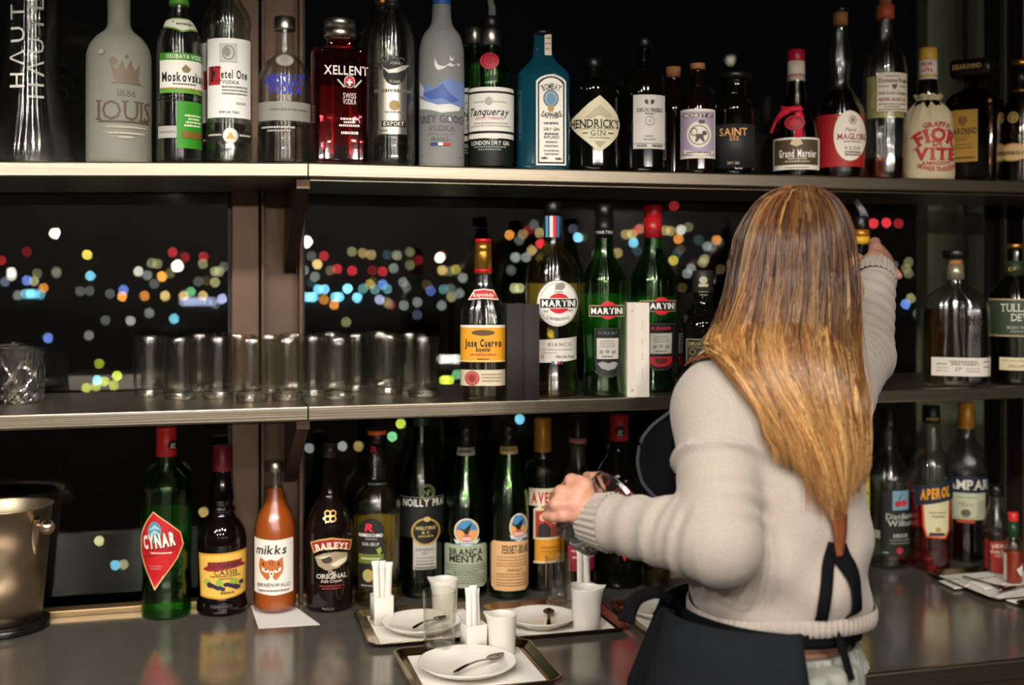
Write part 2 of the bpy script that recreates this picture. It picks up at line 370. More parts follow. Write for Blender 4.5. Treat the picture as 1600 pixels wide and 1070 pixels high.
def text2d(s, h, w=None, bold=0, italic=0, serif=False, sp=.13, k=0, rot=0, cond=1.0):
    """centred text, cap height h: list of (verts, faces); x right, y up"""
    out = []; x = 0
    for ch in s:
        if ch == ' ': x += .42; continue
        v, f = glyph(ch, bold)
        if not v: x += .3; continue
        v = [(a / CAPH * cond, b / CAPH) for a, b in v]
        x0 = min(p[0] for p in v); x1 = max(p[0] for p in v); wd = x1 - x0
        vv = [(a - x0 + x, b) for a, b in v]; ff = list(f)
        if serif and ch in SERIF:
            th, sw = .07, .2
            for fr, yy in [(q, 0) for q in SERIF[ch][0]] + [(q, 1 - th) for q in SERIF[ch][1]]:
                c = x + wd * fr; n = len(vv)
                vv += [(c - sw, yy), (c + sw, yy), (c + sw, yy + th), (c - sw, yy + th)]; ff.append((n, n + 1, n + 2, n + 3))
        out.append((vv, ff)); x += wd + sp
    W = max(x - sp, .01); sx = (w / (W * h)) if w else 1
    res = []
    for vv, ff in out:
        q = []
        for a, b in vv:
            X = (a - W / 2) * h * sx + italic * (b - .5) * h; Y = (b - .5) * h
            if k:
                X, Y = (1 / k + Y) * math.sin(k * X), (1 / k + Y) * math.cos(k * X) - 1 / k
            if rot: X, Y = X * math.cos(rot) - Y * math.sin(rot), X * math.sin(rot) + Y * math.cos(rot)
            q.append((X, Y))
        res.append((q, ff))
    return res
def ell(cx, cy, rx, ry, n=28): return [(cx + rx * math.cos(2 * math.pi * i / n), cy + ry * math.sin(2 * math.pi * i / n)) for i in range(n)]
class Decal:
    """collects flat shapes (photo pixels, y down) and lays them on a surface given by mp(u, y, layer)"""
    def __init__(s, arc, mp, step=5):
        s.arc, s.mp, s.step = arc, mp, step
        s.v, s.f, s.mi, s.mats, s.lay = [], [], [], [], 0
    def mat(s, m):
        if m not in s.mats: s.mats.append(m)
        return s.mats.index(m)
    def add(s, v2, faces, m, cut=True):
        if cut:
            bm = bmesh.new(); bv = [bm.verts.new((a, b, 0)) for a, b in v2]
            for q in faces:
                try: bm.faces.new([bv[i] for i in q])
                except ValueError: pass
            for ax in (0, 1):
                lo, hi = min(p[ax] for p in v2), max(p[ax] for p in v2); st = s.step if ax == 0 else s.step * 1.6
                c = math.floor(lo / st) * st + st
                while c < hi:
                    no = (1, 0, 0) if ax == 0 else (0, 1, 0)
                    bmesh.ops.bisect_plane(bm, geom=bm.verts[:] + bm.edges[:] + bm.faces[:], plane_co=(c, c, 0), plane_no=no); c += st
            bm.verts.index_update(); v2 = [(p.co.x, p.co.y) for p in bm.verts]; faces = [tuple(p.index for p in q.verts) for q in bm.faces]; bm.free()
        n = len(s.v); k = s.mat(m)
        s.v += [s.mp(a, b, s.lay) for a, b in v2]
        for q in faces: s.f.append(tuple(n + i for i in q)); s.mi.append(k)
    def shape(s, sh):
        t = sh[0]; A = s.arc
        col = lambda c: c if not isinstance(c, str) else (ink(c[1:], 1) if c[0] == '*' else ink(c))
        s.lay += 1
        if t == 'r':
            _, x0, y0, x1, y1, c = sh
            s.add([(A(x0), y0), (A(x1), y0), (A(x1), y1), (A(x0), y1)], [(3, 2, 1, 0)], col(c))
        elif t == 'e':
            _, cx, cy, rx, ry, c = sh
            p = [(A(a), b) for a, b in ell(cx, cy, rx, ry)]; s.add(p, [tuple(range(len(p) - 1, -1, -1))], col(c))
        elif t == 'o':
            _, cx, cy, rx, ry, th, c = sh
            p = ell(cx, cy, rx, ry, 30); q = ell(cx, cy, rx - th, ry - th, 30); n = 30
            s.add([(A(a), b) for a, b in p + q], [(i, n + i, n + (i + 1) % n, (i + 1) % n) for i in range(n)], col(c), False)
        elif t == 'p':
            p = [(A(a), b) for a, b in sh[1]]
            area = sum(p[i][0] * p[(i + 1) % len(p)][1] - p[(i + 1) % len(p)][0] * p[i][1] for i in range(len(p)))
            if area > 0: p = p[::-1]
            s.add(p, [tuple(range(len(p)))], col(sh[2]))
        elif t == 't':
            _, tx, cx, cy, h, w, c = sh[:7]; op = sh[7] if len(sh) > 7 else {}
            if w:
                if op.get('rot'): u, W = A(cx), w
                else:
                    a, b = A(cx - w / 2), A(cx + w / 2); u, W = (a + b) / 2, b - a
            else: u, W = A(cx), None
            for vv, ff in text2d(tx, h, W, **op):
                s.add([(u + a, cy - b) for a, b in vv], ff, col(c), False)
        elif t == 'm':      # line of print too small to read
            _, x0, x1, y, h, c = sh
            a, b = A(x0), A(x1); x = a; rr = random.Random(int(x0 * 7 + y * 13))
            while x < b:
                l = min(rr.uniform(1.2, 4.2), b - x)
                s.add([(x, y - h / 2), (x + l, y - h / 2), (x + l, y + h / 2), (x, y + h / 2)], [(3, 2, 1, 0)], col(c), False)
                x += l + .9
    def build(s, name, parent):
        me = mesh(name, s.v, s.f)
        for m in s.mats: me.materials.append(m)
        me.polygons.foreach_set('material_index', s.mi)
        return link(name, me, None, parent)
OPAQUE = ('black_glass', 'brown_black_glass', 'frosted_glass', 'frosted_grey_glass', 'blue_glass', 'cassis_black_glass', 'cream_liqueur_glass', 'dark_bitter_glass')
class B:
    def __init__(s, name, label, cat, cx, prof, glass, surf='top', off=.012, rot=0, n=2, dep=1, nseg=36, group=None):
        inner = glass.name.endswith('glass') and glass.name not in OPAQUE or glass.name.startswith(('clear', 'brownish'))
        s.cx = cx; s.n = n; s.dep = dep; s.R = max(p[1] for p in prof); s.yb = prof[-1][0]
        if surf == 'cnt':
            p = at_z(cx, s.yb, ZC); m = XD(cx, p.y)[1] / F; Y = p.y + s.R * m * dep * .97
        else:
            m = XD(cx, S + .04)[1] / F; Y = S + off + s.R * m * dep
        X, d = XD(cx, Y); s.m = d / F
        zs = {'top': top_z(X), 'mid': ZM, 'cnt': ZC}[surf]
        if isinstance(surf, float): zs = surf
        yt = prof[0][0]; s.zt = (CZ - (yt - HZ) * s.m) - zs; s.yt = yt
        s.zk = s.zt / (s.yb - yt)
        s.rf = pchip([p[0] for p in prof], [p[1] for p in prof])
        s.o = empty(name, label, cat, (X, Y, zs), -math.atan2(X, Y) + math.radians(rot), group)
        s.zs = zs
        ys = sorted(set([p[0] for p in prof] + list(np.linspace(yt, s.yb - 3, nseg))), reverse=True)
        R = [(s.rf(y) * s.m, s.z(y)) for y in ys if y < s.yb - 1]
        rb = R[0][0]; R = [(rb * .5, .0012), (rb * .86, 0), (rb * .965, .0012), (rb * .995, .0035)] + [q for q in R if q[1] > .004]
        v, f = lathe(R, 40 if n == 2 else 48, n, dep)
        if inner:
            R2 = [(max(r - .0026, .002), max(z_, .005)) for r, z_ in R if z_ > .0]
            v2, f2 = lathe(R2, 40 if n == 2 else 48, n, dep); ph = cx * .37; k0 = len(v)
            for x_, y_, z_ in v2:
                a_ = math.atan2(y_, x_); q_ = 1 + .006 * math.sin(5 * a_ + ph + z_ * 31) + .004 * math.sin(11 * a_ + ph * 2 - z_ * 57) + .006 * math.sin(z_ * 140 + ph)
                v.append((x_ * q_, y_ * q_, z_))
            f += [tuple(k0 + i_ for i_ in q_) for q_ in f2]
        s.glass = link('glass_body', mesh('glass_body', v, f), glass, s.o)
    def z(s, y): return (s.yb - y) * s.zk
    def ring(s, name, prof, mat, n=28, sup=None, dep=None, parent=None, knurl=0):
        pr = sorted(prof, key=lambda q: -q[0]); R = [(h * s.m, s.z(y)) for y, h in pr]
        v, f = lathe(R, n, sup or s.n, dep or s.dep)
        if knurl:
            v = [(x * (1 + knurl * (i % 2)), y * (1 + knurl * (i % 2)), z) for i, (x, y, z) in enumerate(v)]
        return link(name, mesh(name, v, f), mat, parent or s.o, True)
    def liq(s, y, mat, k=.93, name='liquid', y1=None):
        b = s.z(s.yb) + .004; t = s.z(y); zs_ = np.linspace(b, t, 26)
        if y1: b = s.z(y1); zs_ = np.linspace(b, t, 20)
        R = [(max(s.rf(s.yb - q / s.zk) * s.m * k, .002), q) for q in zs_]
        if not y1: R[0] = (R[0][0] * .9, R[0][1])
        R.append((R[-1][0] * .96, t + .0004))
        v, f = lathe(R, 32, s.n, s.dep); return link(name, mesh(name, v, f), mat, s.o)
    def arc(s, y):
        R = s.rf(y)
        if s.n != 2: return lambda x: max(-.99 * R, min(.99 * R, x - s.cx))
        return lambda x: R * math.asin(max(-.985, min(.985, (x - s.cx) / R)))
    def mp(s, extra=0, back=False, rf=None):
        def fn(u, y, lay):
            r = (rf or s.rf)(y) * s.m; e = .0003 + .00012 * lay + extra; u = u * s.m
            if s.n == 2 and s.dep == 1:
                a = u / max(r, 1e-4); p = ((r + e) * math.sin(a), -(r + e) * math.cos(a), s.z(y))
            else:
                x = max(-.985 * r, min(.985 * r, u)); p = (x, -r * s.dep * (1 - abs(x / r) ** s.n) ** (1 / s.n) - e, s.z(y))
            return (-p[0], -p[1], p[2]) if back else p
        return fn
    def back(s, x0, x1, y0, y1, c='e2ded2'):
        D = Decal(s.arc((y0 + y1) / 2), s.mp(.0002, True)); D.shape(('r', x0, y0, x1, y1, c)); return D.build('back_label', s.o)
    def lab(s, name, papers, prints=(), y=None, extra=0, rf=None, R=None):
        ys = [q for sh in papers for q in ((sh[2], sh[4]) if sh[0] == 'r' else (sh[2],) if sh[0] == 'e' else [p[1] for p in sh[1]] if sh[0] == 'p' else ())]
        yy = y if y is not None else sum(ys) / len(ys)
        A = s.arc(yy)
        if R: A = lambda x: R * math.asin(max(-.985, min(.985, (x - s.cx) / R)))
        par = s.o
        if papers:
            D = Decal(A, s.mp(extra, rf=rf)); D.lay = 0
            for sh in papers: D.shape(sh)
            par = D.build(name, s.o)
        if prints:
            D2 = Decal(A, s.mp(extra, rf=rf)); D2.lay = 3 + len(papers)
            for sh in prints: D2.shape(sh)
            D2.build('lettering', par)
        return par
def spout(b, pts, r, mat, name='pour_spout'):
    P = [((x - b.cx) * b.m, 0, b.z(y)) for x, y in pts]
    v, f = tube(P, [q * b.m for q in r], 10, up=(0, 1, 0)); link(name, mesh(name, v, f), mat, b.o)

clear = thin('clear_glass', (.95, .955, .94), .11, .95, .06)
clear2 = thin('clear_glass_grey', (.9, .91, .88), .11, .95, .07)
green = thin('green_glass', (.45, .78, .26), .11, .95, .06)
dgreen = thin('dark_green_glass', (.32, .5, .16), .11, .95, .06)
blueg = pm('blue_glass', '22748e', .05, 0, .75, 1.33, .7, coat=.5)
redg = thin('red_glass', (.9, .25, .28), .03, .95, .06, 0)
amberg = thin('amber_glass', (.45, .2, .05), .11, .95, .06)
black = pm('black_glass', '060605', .06, 0, spec=.6)
brownblack = pm('brown_black_glass', '0e0705', .07, 0, spec=.6)
frost = pm('frosted_glass', '9c9d8e', .42, 0, .35, 1.2, .5)
frost2 = pm('frosted_grey_glass', '9fa19e', .42, 0, .35, 1.2, .5)
water = pm('clear_spirit', (.95, .96, .93), .0, 0, 1, 1.3)
liqY = thin('pale_gold_spirit', (.78, .72, .38), .05, .6, .03)
liqO = thin('olive_gold_spirit', (.42, .32, .05), .05, .6, .03)
liqA = thin('amber_spirit', (.7, .32, .05), .05, .6, .03)
liqR = thin('red_bitter', (.95, .09, .06), .05, .6, .03)
liqDR = thin('dark_red_spirit', (.6, .04, .03), .05, .6, .03)
liqG = thin('green_lit_spirit', (.55, .85, .3), .05, .6, .03)
liqDk = thin('dark_spirit', (.12, .08, .04), .05, .6, .03)
silver = pm('silver_cap', 'b9b4aa', .3, 1)
gold = pm('gold_cap', 'c08a3a', .32, .9)
goldpaper = pm('gold_plastic', 'c98d2c', .4, .3)
blackp = pm('black_plastic', '0d0d0e', .35)
redp = pm('red_cap', 'a8141c', .35)
cork = pm('cork', 'b07b4c', .8, bump=((300, 300, 300), .4, .001), var=((250, 250, 250), '8a5a34'))
clearp = pm('clear_plastic', (.85, .86, .86), .1, 0, .85, 1.3)
bluecap = pm('blue_cap', '2b5cb0', .35)

# ================================================================ TOP SHELF
b = B('wine_carafe', 'tall flared clear glass carafe with upright white lettering, end of the upper shelf', 'carafe', 50, [(-70, 52), (-30, 44), (20, 39), (70, 38), (120, 44), (180, 54), (232, 65), (247, 62), (250, 60)], clear, off=.03)
b.lab('lettering', [], [('t', 'HΛUTE', 29, 62, 23, 150, 'd8d4c8', dict(rot=math.pi / 2, cond=.9, sp=.4))], y=75, R=40)
b.lab('lettering', [], [('t', 'HΛUTE', 56, 78, 22, 148, 'a8a498', dict(rot=math.pi / 2, cond=.9, sp=.4))], y=75, R=40)
b.ring('glass_base', [(244, 50), (249, 58)], clear)
b = B('vodka_bottle', 'large frosted pale bottle with engraved crown and big serif name', 'bottle', 186, [(-70, 17), (-20, 17), (34, 17), (44, 20), (56, 34), (70, 44), (84, 48.5), (130, 49), (245, 49), (251, 48)], frost)
b.ring('stopper', [(-78, 14), (-62, 18)], silver)
bz = '6f5f4c'; crown = [('e', 197, 126, 19, 3, bz), ('p', [(178, 124), (174, 104), (184, 114), (190, 98), (196, 112), (203, 97), (208, 113), (216, 103), (214, 124)], bz)]
b.lab('engraving', [], crown + [('e', 178, 100, 6, 6, bz), ('e', 197, 93, 3, 3, bz), ('p', [(172, 134), (186, 128), (212, 128), (220, 134), (212, 133), (186, 133)], bz), ('t', '1886', 197, 148, 9, 26, bz, dict(serif=True)), ('t', 'IOUIS', 193, 173, 29, 74, '5a4838', dict(serif=True)), ('r', 158, 188.5, 229, 190.5, '5a4838'),
      ('m', 168, 224, 198, 3, 'b8b09c'), ('m', 170, 222, 207, 2.5, 'c4bca8'), ('m', 186, 206, 213, 3, 'c4bca8'), ('e', 162, 87, 5, 5, '6c6a60'), ('e', 161, 86, 3.6, 3.6, '97988a')], y=160)
b = B('vodka_bottle', 'slim clear vodka bottle with green and white labels and green cap', 'bottle', 280, [(2, 12.5), (14, 13), (26, 16), (40, 24), (52, 30), (66, 34), (90, 34.5), (244, 34.5), (250, 33)], clear, rot=9)
b.ring('cap', [(-14, 14), (9, 15.5), (5, 16), (1, 14)], pm('green_cap', '4f9a2c', .35)); b.liq(150, water)
b.lab('neck_label', [('p', [(255, 34), (268, 31), (292, 31), (305, 36), (307, 49), (292, 51), (280, 55), (268, 50), (255, 46)], '6f9a35'), ('p', [(256, 35), (268, 33), (292, 33), (304, 38), (306, 46), (292, 48), (280, 52), (268, 47), (256, 44)], 'e6e2d8')], [('m', 272, 298, 41, 3, '6a6a50')], y=44)
b.lab('front_label', [('r', 249, 86, 314, 97, '3f8a1c'), ('r', 249, 97, 314, 140, 'e8e6dc'), ('r', 249, 140, 314, 146, '5f9a2c')], [('t', 'OSOBAYA VODKA', 284, 91.5, 6, 54, 'eef0e0', dict(bold=.01)), ('t', 'Moskovskaya', 283, 122, 13, 62, '14140f', dict(bold=.03, cond=.75)), ('m', 266, 300, 132.5, 2, '5a5a50'), ('p', [(284, 103), (292, 110), (288, 115), (281, 115), (278, 110)], '8a7a4c'), ('m', 250, 313, 139, 2, 'b0752c')])
b.lab('back_label', [('r', 271, 158, 313, 228, '2f8a18')], [('m', 283, 309, 179, 3, 'cfe6b8'), ('m', 288, 306, 184, 3, 'cfe6b8'), ('m', 284, 309, 189, 3, 'cfe6b8'), ('m', 282, 308, 194, 3, 'cfe6b8'), ('r', 278, 203, 311, 213, '7a5a20')], y=190)
b.lab('tax_strip', [('r', 247, 195, 271, 213, 'a8a8a0')], [('m', 249, 269, 204, 2.5, '808078')])
KP = [(-80, 12), (-30, 14), (-6, 16), (4, 21), (16, 29), (28, 33.5), (40, 34), (50, 32), (56, 33), (64, 35), (190, 35), (200, 35.5), (243, 35), (250, 33)]
def square_label_vodka(cx, off, lbl, dy=0):
    b = B('vodka_bottle', lbl, 'bottle', cx, [(y + dy, h) for y, h in KP], clear2, off=off)
    o = cx - 358
    b.ring('cap', [(-95 + dy, 15), (-75 + dy, 15)], blackp)
    b.lab('front_label', [('r', 326 + o, 63 + dy, 390 + o, 182 + dy, 'ebe8e2')], [('r', 328 + o, 105 + dy, 345 + o, 133 + dy, 'a81820'), ('t', 'K', 338.5 + o, 117 + dy, 20, 14, '161414', dict(bold=.05, serif=True)), ('t', 'etel One', 365 + o, 117 + dy, 12, 38, '161414', dict(bold=.02, serif=True, cond=.7)), ('t', 'VODKA', 360 + o, 129 + dy, 5, 24, '161414', dict(serif=True)),
      ('r', 344 + o, 71 + dy, 370 + o, 99 + dy, 'c4c2bc'), ('o', 357 + o, 85 + dy, 9, 11, 1.5, '77746e'), ('e', 355 + o, 84 + dy, 5, 7, '8a8882'), ('m', 348 + o, 384 + o, 136 + dy, 2, '55524e'), ('m', 348 + o, 384 + o, 141 + dy, 2, '77746e'), ('m', 348 + o, 384 + o, 146 + dy, 2, '77746e'), ('t', 'IMPORTED', 358 + o, 174 + dy, 3.5, 28, '33302c'), ('m', 368 + o, 382 + o, 160 + dy, 3, 'aaa59c')])
    b.lab('band', [('r', 325 + o, 203 + dy, 391 + o, 218 + dy, '141312')], [('e', 360 + o, 209 + dy, 11.5, 11.5, '*b8b0a0'), ('e', 360 + o, 209 + dy, 9, 9, '*cfc8b8'), ('p', [(353 + o, 214 + dy), (360 + o, 203 + dy), (367 + o, 214 + dy)], '*b08848'), ('m', 328 + o, 347 + o, 208 + dy, 3, 'c8c0ac'), ('m', 373 + o, 389 + o, 208 + dy, 3, 'c8c0ac')])
square_label_vodka(358, .012, 'clear vodka bottle with tall white label and red initial, in front of its twin')
square_label_vodka(350, .115, 'clear vodka bottle half hidden behind the white-labelled bottle with red initial', 4)
b = B('vodka_bottle', 'squat clear vodka bottle with blue lettering and silver medallion', 'bottle', 445, [(44, 13.5), (60, 14), (78, 14.5), (86, 17), (95, 27), (106, 35), (118, 39.5), (135, 41), (246, 41), (251, 40)], clear)
b.ring('cap', [(28, 14.5), (29, 16), (46, 16.5), (48, 16)], silver); b.liq(189, water)
b.lab('medallion', [('e', 445, 97, 13, 10, 'b4b0a4')], [('o', 445, 97, 12, 9, 1.2, '8f8b80'), ('e', 445, 97, 6, 6.5, '9f9b90')], extra=.001)
b.lab('lettering', [], [('t', 'ABSOLUT', 445, 127, 14, 60, '2236b8', dict(bold=.04, cond=.8)), ('t', 'VODKA', 445, 142, 13, 48, '2236b8', dict(bold=.04, cond=.8)), ('r', 405, 160, 484, 188, pm('pale_strip', '8f8e84', .5)), ('m', 424, 480, 172, 3, '5d5c54'), ('m', 411, 460, 198, 3, 'b8b8b0'), ('m', 420, 454, 203, 2.5, 'a8a8a0')], y=140)
b = B('vodka_bottle', 'square shouldered red glass vodka bottle with silver cap', 'bottle', 531, [(56, 20), (70, 20.5), (75, 22), (77.5, 34), (79, 41), (82, 43.5), (90, 43.5), (249, 43), (254, 42)], redg, n=7, dep=.62, rot=6)
b.ring('cap', [(32, 22.5), (33, 24), (46, 24.5)], silver, sup=2, dep=1); b.ring('collar', [(47, 23), (48, 24.5), (59, 25), (60, 24)], silver, sup=2, dep=1); b.liq(92, liqDR); b.back(500, 560, 128, 222)
wh = 'e6dcd6'
b.lab('lettering', [], [('t', 'XELLENT', 538, 113, 13, 68, wh, dict(bold=.02, serif=False)), ('p', [(536, 123), (550, 123), (550, 131), (543, 138), (536, 131)], 'd01a20'), ('r', 541.7, 126, 544.3, 136, 'f2eee8'), ('r', 538.5, 129.5, 547.5, 132, 'f2eee8'), ('o', 543, 130, 8.5, 9.5, 1.2, 'c8b8b0'), ('p', [(525, 126), (537, 138), (534, 139), (524, 128)], 'c8b8b0'), ('p', [(561, 126), (549, 138), (552, 139), (562, 128)], 'c8b8b0'),
     ('t', 'SWISS', 543, 151, 8, 20, wh), ('t', 'VODKA', 543, 160, 8, 20, wh), ('m', 529, 557, 186, 3, wh), ('m', 534, 552, 191, 3, wh), ('m', 527, 558, 196, 3, wh), ('m', 530, 556, 207, 4, wh)], y=150)
def fish_bottle(cx, off, lbl, dy=0, emblem=True):
    o = cx - 612
    b = B('vodka_bottle', lbl, 'bottle', cx, [(-6 + dy, 10), (6 + dy, 9.5), (14 + dy, 11), (20 + dy, 16), (28 + dy, 24), (42 + dy, 31), (58 + dy, 35), (80 + dy, 36.5), (244 + dy, 36.5), (256 + dy, 35)], clear2, off=off)
    b.ring('cap', [(-26 + dy, 11), (-2 + dy, 11.5), (4 + dy, 11)], gold if not emblem else silver)
    b.ring('neck_band', [(4 + dy, 11.2), (12 + dy, 11.4)], pm('dark_band', '26211c', .4))
    b.liq(212 + dy, water)
    if emblem:
        b.lab('front_label', [('r', 592, 106, 635, 209, pm('brushed_label', 'c2bcb0', .3, .9, bump=((400, 400, 5), .1, .001)))], [('m', 586, 642, 144, 5, '6a655c'), ('e', 616, 166, 8, 8, '*8a7448'), ('m', 602, 630, 176, 2.5, '6a655c'), ('r', 597, 189, 633, 198, '1c1916'), ('t', 'EXPORT', 615, 193.5, 6, 30, 'd8d2c4', dict(bold=.02)), ('m', 590, 605, 204, 2, '5a554c')])
        b.lab('emblem', [('e', 616, 116, 17, 20, '191715')], [('t', 'BELUGA', 614, 98, 12, 50, '3a362e', dict(k=.03, bold=.02, serif=True)), ('p', [(598, 108), (607, 113), (617, 111), (628, 106), (638, 104), (631, 112), (620, 117), (607, 118)], '*c0bab0'), ('t', 'VODKA', 617, 103, 4, 15, 'cfc8ba'), ('t', 'RUSSIA', 617, 131, 4, 16, 'cfc8ba', dict(k=-.03))], extra=.001)
fish_bottle(612, .012, 'round shouldered clear vodka bottle with silver strip label and black fish emblem')
fish_bottle(597, .11, 'clear vodka bottle with dark gold neck band, mostly hidden behind the fish emblem bottle', 6, False)
b = B('vodka_bottle', 'tall frosted grey bottle with blue mountains, flying birds and blue cap', 'bottle', 690, [(2, 13.5), (14, 14.5), (32, 15.5), (42, 19), (52, 27), (64, 32), (80, 35), (120, 35.5), (252, 35.5), (259, 34)], frost2)
b.ring('cap', [(-40, 13.5), (8, 14.5), (10, 13.5)], bluecap)
b.lab('mountain_print', [], [('p', [(656, 138), (668, 133), (676, 140), (688, 133), (700, 124), (712, 131), (724, 125), (725, 166), (712, 168), (700, 163), (688, 168), (672, 162), (657, 152)], '6f86b8'), ('p', [(662, 148), (680, 142), (692, 134), (702, 148), (716, 158), (706, 162), (690, 156), (674, 158)], '4a66a8'), ('p', [(657, 153), (668, 160), (684, 166), (704, 164), (718, 168), (716, 174), (690, 178), (672, 173), (657, 170)], 'dcdcd8'), ('p', [(657, 127), (664, 140), (662, 152), (657, 150)], 'c8ccd4'),
     ('p', [(679, 95), (685, 106), (692, 108), (700, 106), (692, 112), (684, 114), (680, 108)], 'e8e8e4'), ('p', [(702, 90), (705, 96), (709, 93), (706, 100), (702, 98)], 'e8e8e4'), ('p', [(697, 106), (703, 102), (706, 105), (711, 104), (705, 108)], 'e8e8e4'), ('p', [(712, 104), (716, 101), (717, 106)], 'e8e8e4'), ('p', [(700, 180), (706, 190), (702, 191)], 'e8e8e4'),
     ('t', 'GREY GOOSE', 690, 187, 11, 64, '4a4560', dict(serif=True)), ('t', 'VODKA', 690, 201, 8, 38, '66605e', dict(serif=True)), ('m', 669, 710, 209, 2, '8a8684'), ('t', 'FRANCE', 688, 217, 5.5, 26, '66605e', dict(serif=True)), ('r', 674, 223, 685, 227, '26356a'), ('r', 685, 223, 692, 227, 'e8e8e4'), ('r', 692, 223, 703, 227, 'c02a2a'), ('m', 658, 665, 241, 2, '8a8684'), ('m', 715, 721, 244, 2, '8a8684')], y=170)
def shaker_gin(cx, off, lbl, full=True, dy=0):
    o = cx - 767; q = lambda l: [(y + dy, h) for y, h in l]
    b = B('gin_bottle', lbl, 'bottle', cx, q([(60, 11), (74, 11), (80, 14), (88, 24), (97, 31), (108, 34), (120, 34.5), (132, 33), (140, 35), (150, 36), (250, 35), (262, 34)]), green, off=off)
    b.ring('cap', q([(47, 14), (48, 15), (71, 15.5), (72, 14.5)]), silver, knurl=.02); b.liq(128 + dy, liqG)
    b.lab('front_label', [('r', 733 + o, 140 + dy, 803 + o, 217 + dy, 'e4e0d6')], [('r', 733 + o, 146 + dy, 803 + o, 149 + dy, '161614'), ('r', 733 + o, 206 + dy, 803 + o, 209.5 + dy, '161614'), ('t', 'Tanqueray', 765 + o, 177 + dy, 11, 58, '161614', dict(italic=.35, bold=.015)), ('t', 'EXPORT STRENGTH', 765 + o, 187 + dy, 4, 42, 'b0565c'), ('e', 764 + o, 161 + dy, 6, 6, 'b0aca4'), ('m', 742 + o, 790 + o, 162 + dy, 2, 'b0aca4'), ('m', 742 + o, 792 + o, 194 + dy, 2, 'a8a49c'), ('m', 738 + o, 796 + o, 198 + dy, 2, 'b8b4ac')])
    b.lab('base_label', [('r', 733 + o, 219 + dy, 803 + o, 258 + dy, '0c120c')], [('t', 'LONDON DRY GIN', 766 + o, 224 + dy, 6, 56, 'dcdcd0', dict(bold=.015)), ('m', 742 + o, 790 + o, 230 + dy, 2, '8a9488'), ('m', 748 + o, 782 + o, 234 + dy, 2, '8a9488')])
    if full:
        b.ring('pourer_collar', [(27, 12), (30, 15), (46, 14.5), (47, 13)], blackp)
        spout(b, [(768, 30), (769, 14), (766, 2), (763, -10)], [7, 6, 5, 4], clearp)
        b.lab('wax_seal', [('e', 765, 100, 14, 13.5, 'b8283c')], [('o', 765, 100, 11, 10.5, 1.5, '8f1a2c'), ('e', 765, 100, 6, 6, 'a02034')], extra=.0015)
shaker_gin(767, .012, 'green gin bottle with red wax seal and clear pouring spout')
shaker_gin(742, .1, 'green gin bottle with plain silver cap, behind the one with the pouring spout', False, -2)
b = B('gin_bottle', 'square blue glass gin bottle with tall arched white label', 'bottle', 847, [(54, 14.5), (78, 15), (90, 17), (98, 23), (106, 31), (114, 38), (119, 41), (124, 41), (254, 41.5), (262, 40)], blueg, n=5, dep=.8, rot=8)
b.ring('cap', [(49, 15), (50, 17), (55, 17), (57, 15)], blackp, sup=2, dep=1)
b.lab('neck_strip', [('r', 849, 56, 860, 88, 'd8ccb4')], [('m', 850.5, 858.5, 62, 2, '8a6a58'), ('m', 850.5, 858.5, 70, 2, '8a6a58'), ('m', 850.5, 858.5, 78, 2, '8a6a58')], extra=.002)
arch = lambda x0, x1, y0, y1, r: [(x0, y1), (x1, y1)] + [(x1 - (x1 - x0) * (i / 10), y0 + r - r * math.sin(math.pi * i / 10) ** .7) for i in range(11)]
b.lab('front_label', [('p', arch(833, 880, 120, 256, 10), 'e8e2d4'), ('p', arch(835.5, 877.5, 122.5, 253.5, 10), '14171c'), ('p', arch(838, 875, 125, 251, 10), 'e8e2d4')], [('t', 'BOMBAY', 857, 138, 9, 30, '14171c', dict(k=.03, bold=.02, serif=True)), ('e', 856, 156, 12, 13, '8aa8b4'), ('o', 856, 156, 12, 13, 2, '4d5e68'), ('e', 856, 157, 7, 9, '5f86a0'), ('e', 856, 171, 5, 5, 'a88a3c'), ('t', 'SAPPHIRE', 857, 182, 8, 32, '14171c', dict(k=-.03, bold=.02, serif=True)), ('m', 845, 868, 193, 3, '55585c'), ('t', 'DRY GIN', 857, 202, 4.5, 24, '26282c'), ('m', 846, 868, 209, 3, '55585c'), ('t', 'INFUSED', 857, 214, 4, 24, '26282c'), ('m', 848, 866, 221, 2.5, '77787c'), ('m', 846, 868, 227, 2.5, '77787c'), ('m', 845, 869, 234, 2, '77787c'), ('m', 846, 868, 239, 2, '77787c'), ('m', 841, 851, 245, 3, '26282c'), ('m', 863, 872, 246, 3, '26282c')])
b = B('gin_bottle', 'squat black apothecary gin bottle with cream diamond label', 'bottle', 927, [(106, 12.5), (120, 12.5), (124, 15), (128, 25), (133, 38), (138, 43), (146, 44), (258, 43.5), (266, 42)], black)
b.ring('cap', [(92, 13), (93, 14.5), (106, 14.5), (108, 13)], blackp)
b.lab('front_label', [('p', [(937, 154), (952, 167), (964, 182), (967.5, 196), (964, 212), (952, 227), (936, 239), (918, 224), (898, 206), (889, 194), (904, 180), (920, 166)], 'd6ccac')], [('t', "HENDRICK'S", 929, 196, 12, 72, '1c1a14', dict(bold=.02, serif=True)), ('t', 'GIN', 934, 210, 8, 22, '1c1a14', dict(serif=True, sp=.4)), ('m', 908, 956, 203.5, 1.5, '8a826a'), ('m', 922, 952, 217, 2, '8a826a'), ('p', [(928, 222), (937, 232), (946, 222)], 'a89e80'), ('p', [(915, 186), (937, 168), (956, 184), (948, 188), (937, 182), (924, 188)], 'b8ae90'), ('r', 911, 209.4, 919, 210.6, '1c1a14'), ('r', 949, 209.4, 957, 210.6, '1c1a14')])
b = B('gin_bottle', 'black round shouldered gin bottle with plain pale grey label', 'bottle', 1006, [(74, 10), (96, 10.5), (104, 13), (112, 22), (122, 30), (136, 35.5), (152, 37), (260, 37), (268, 36)], black)
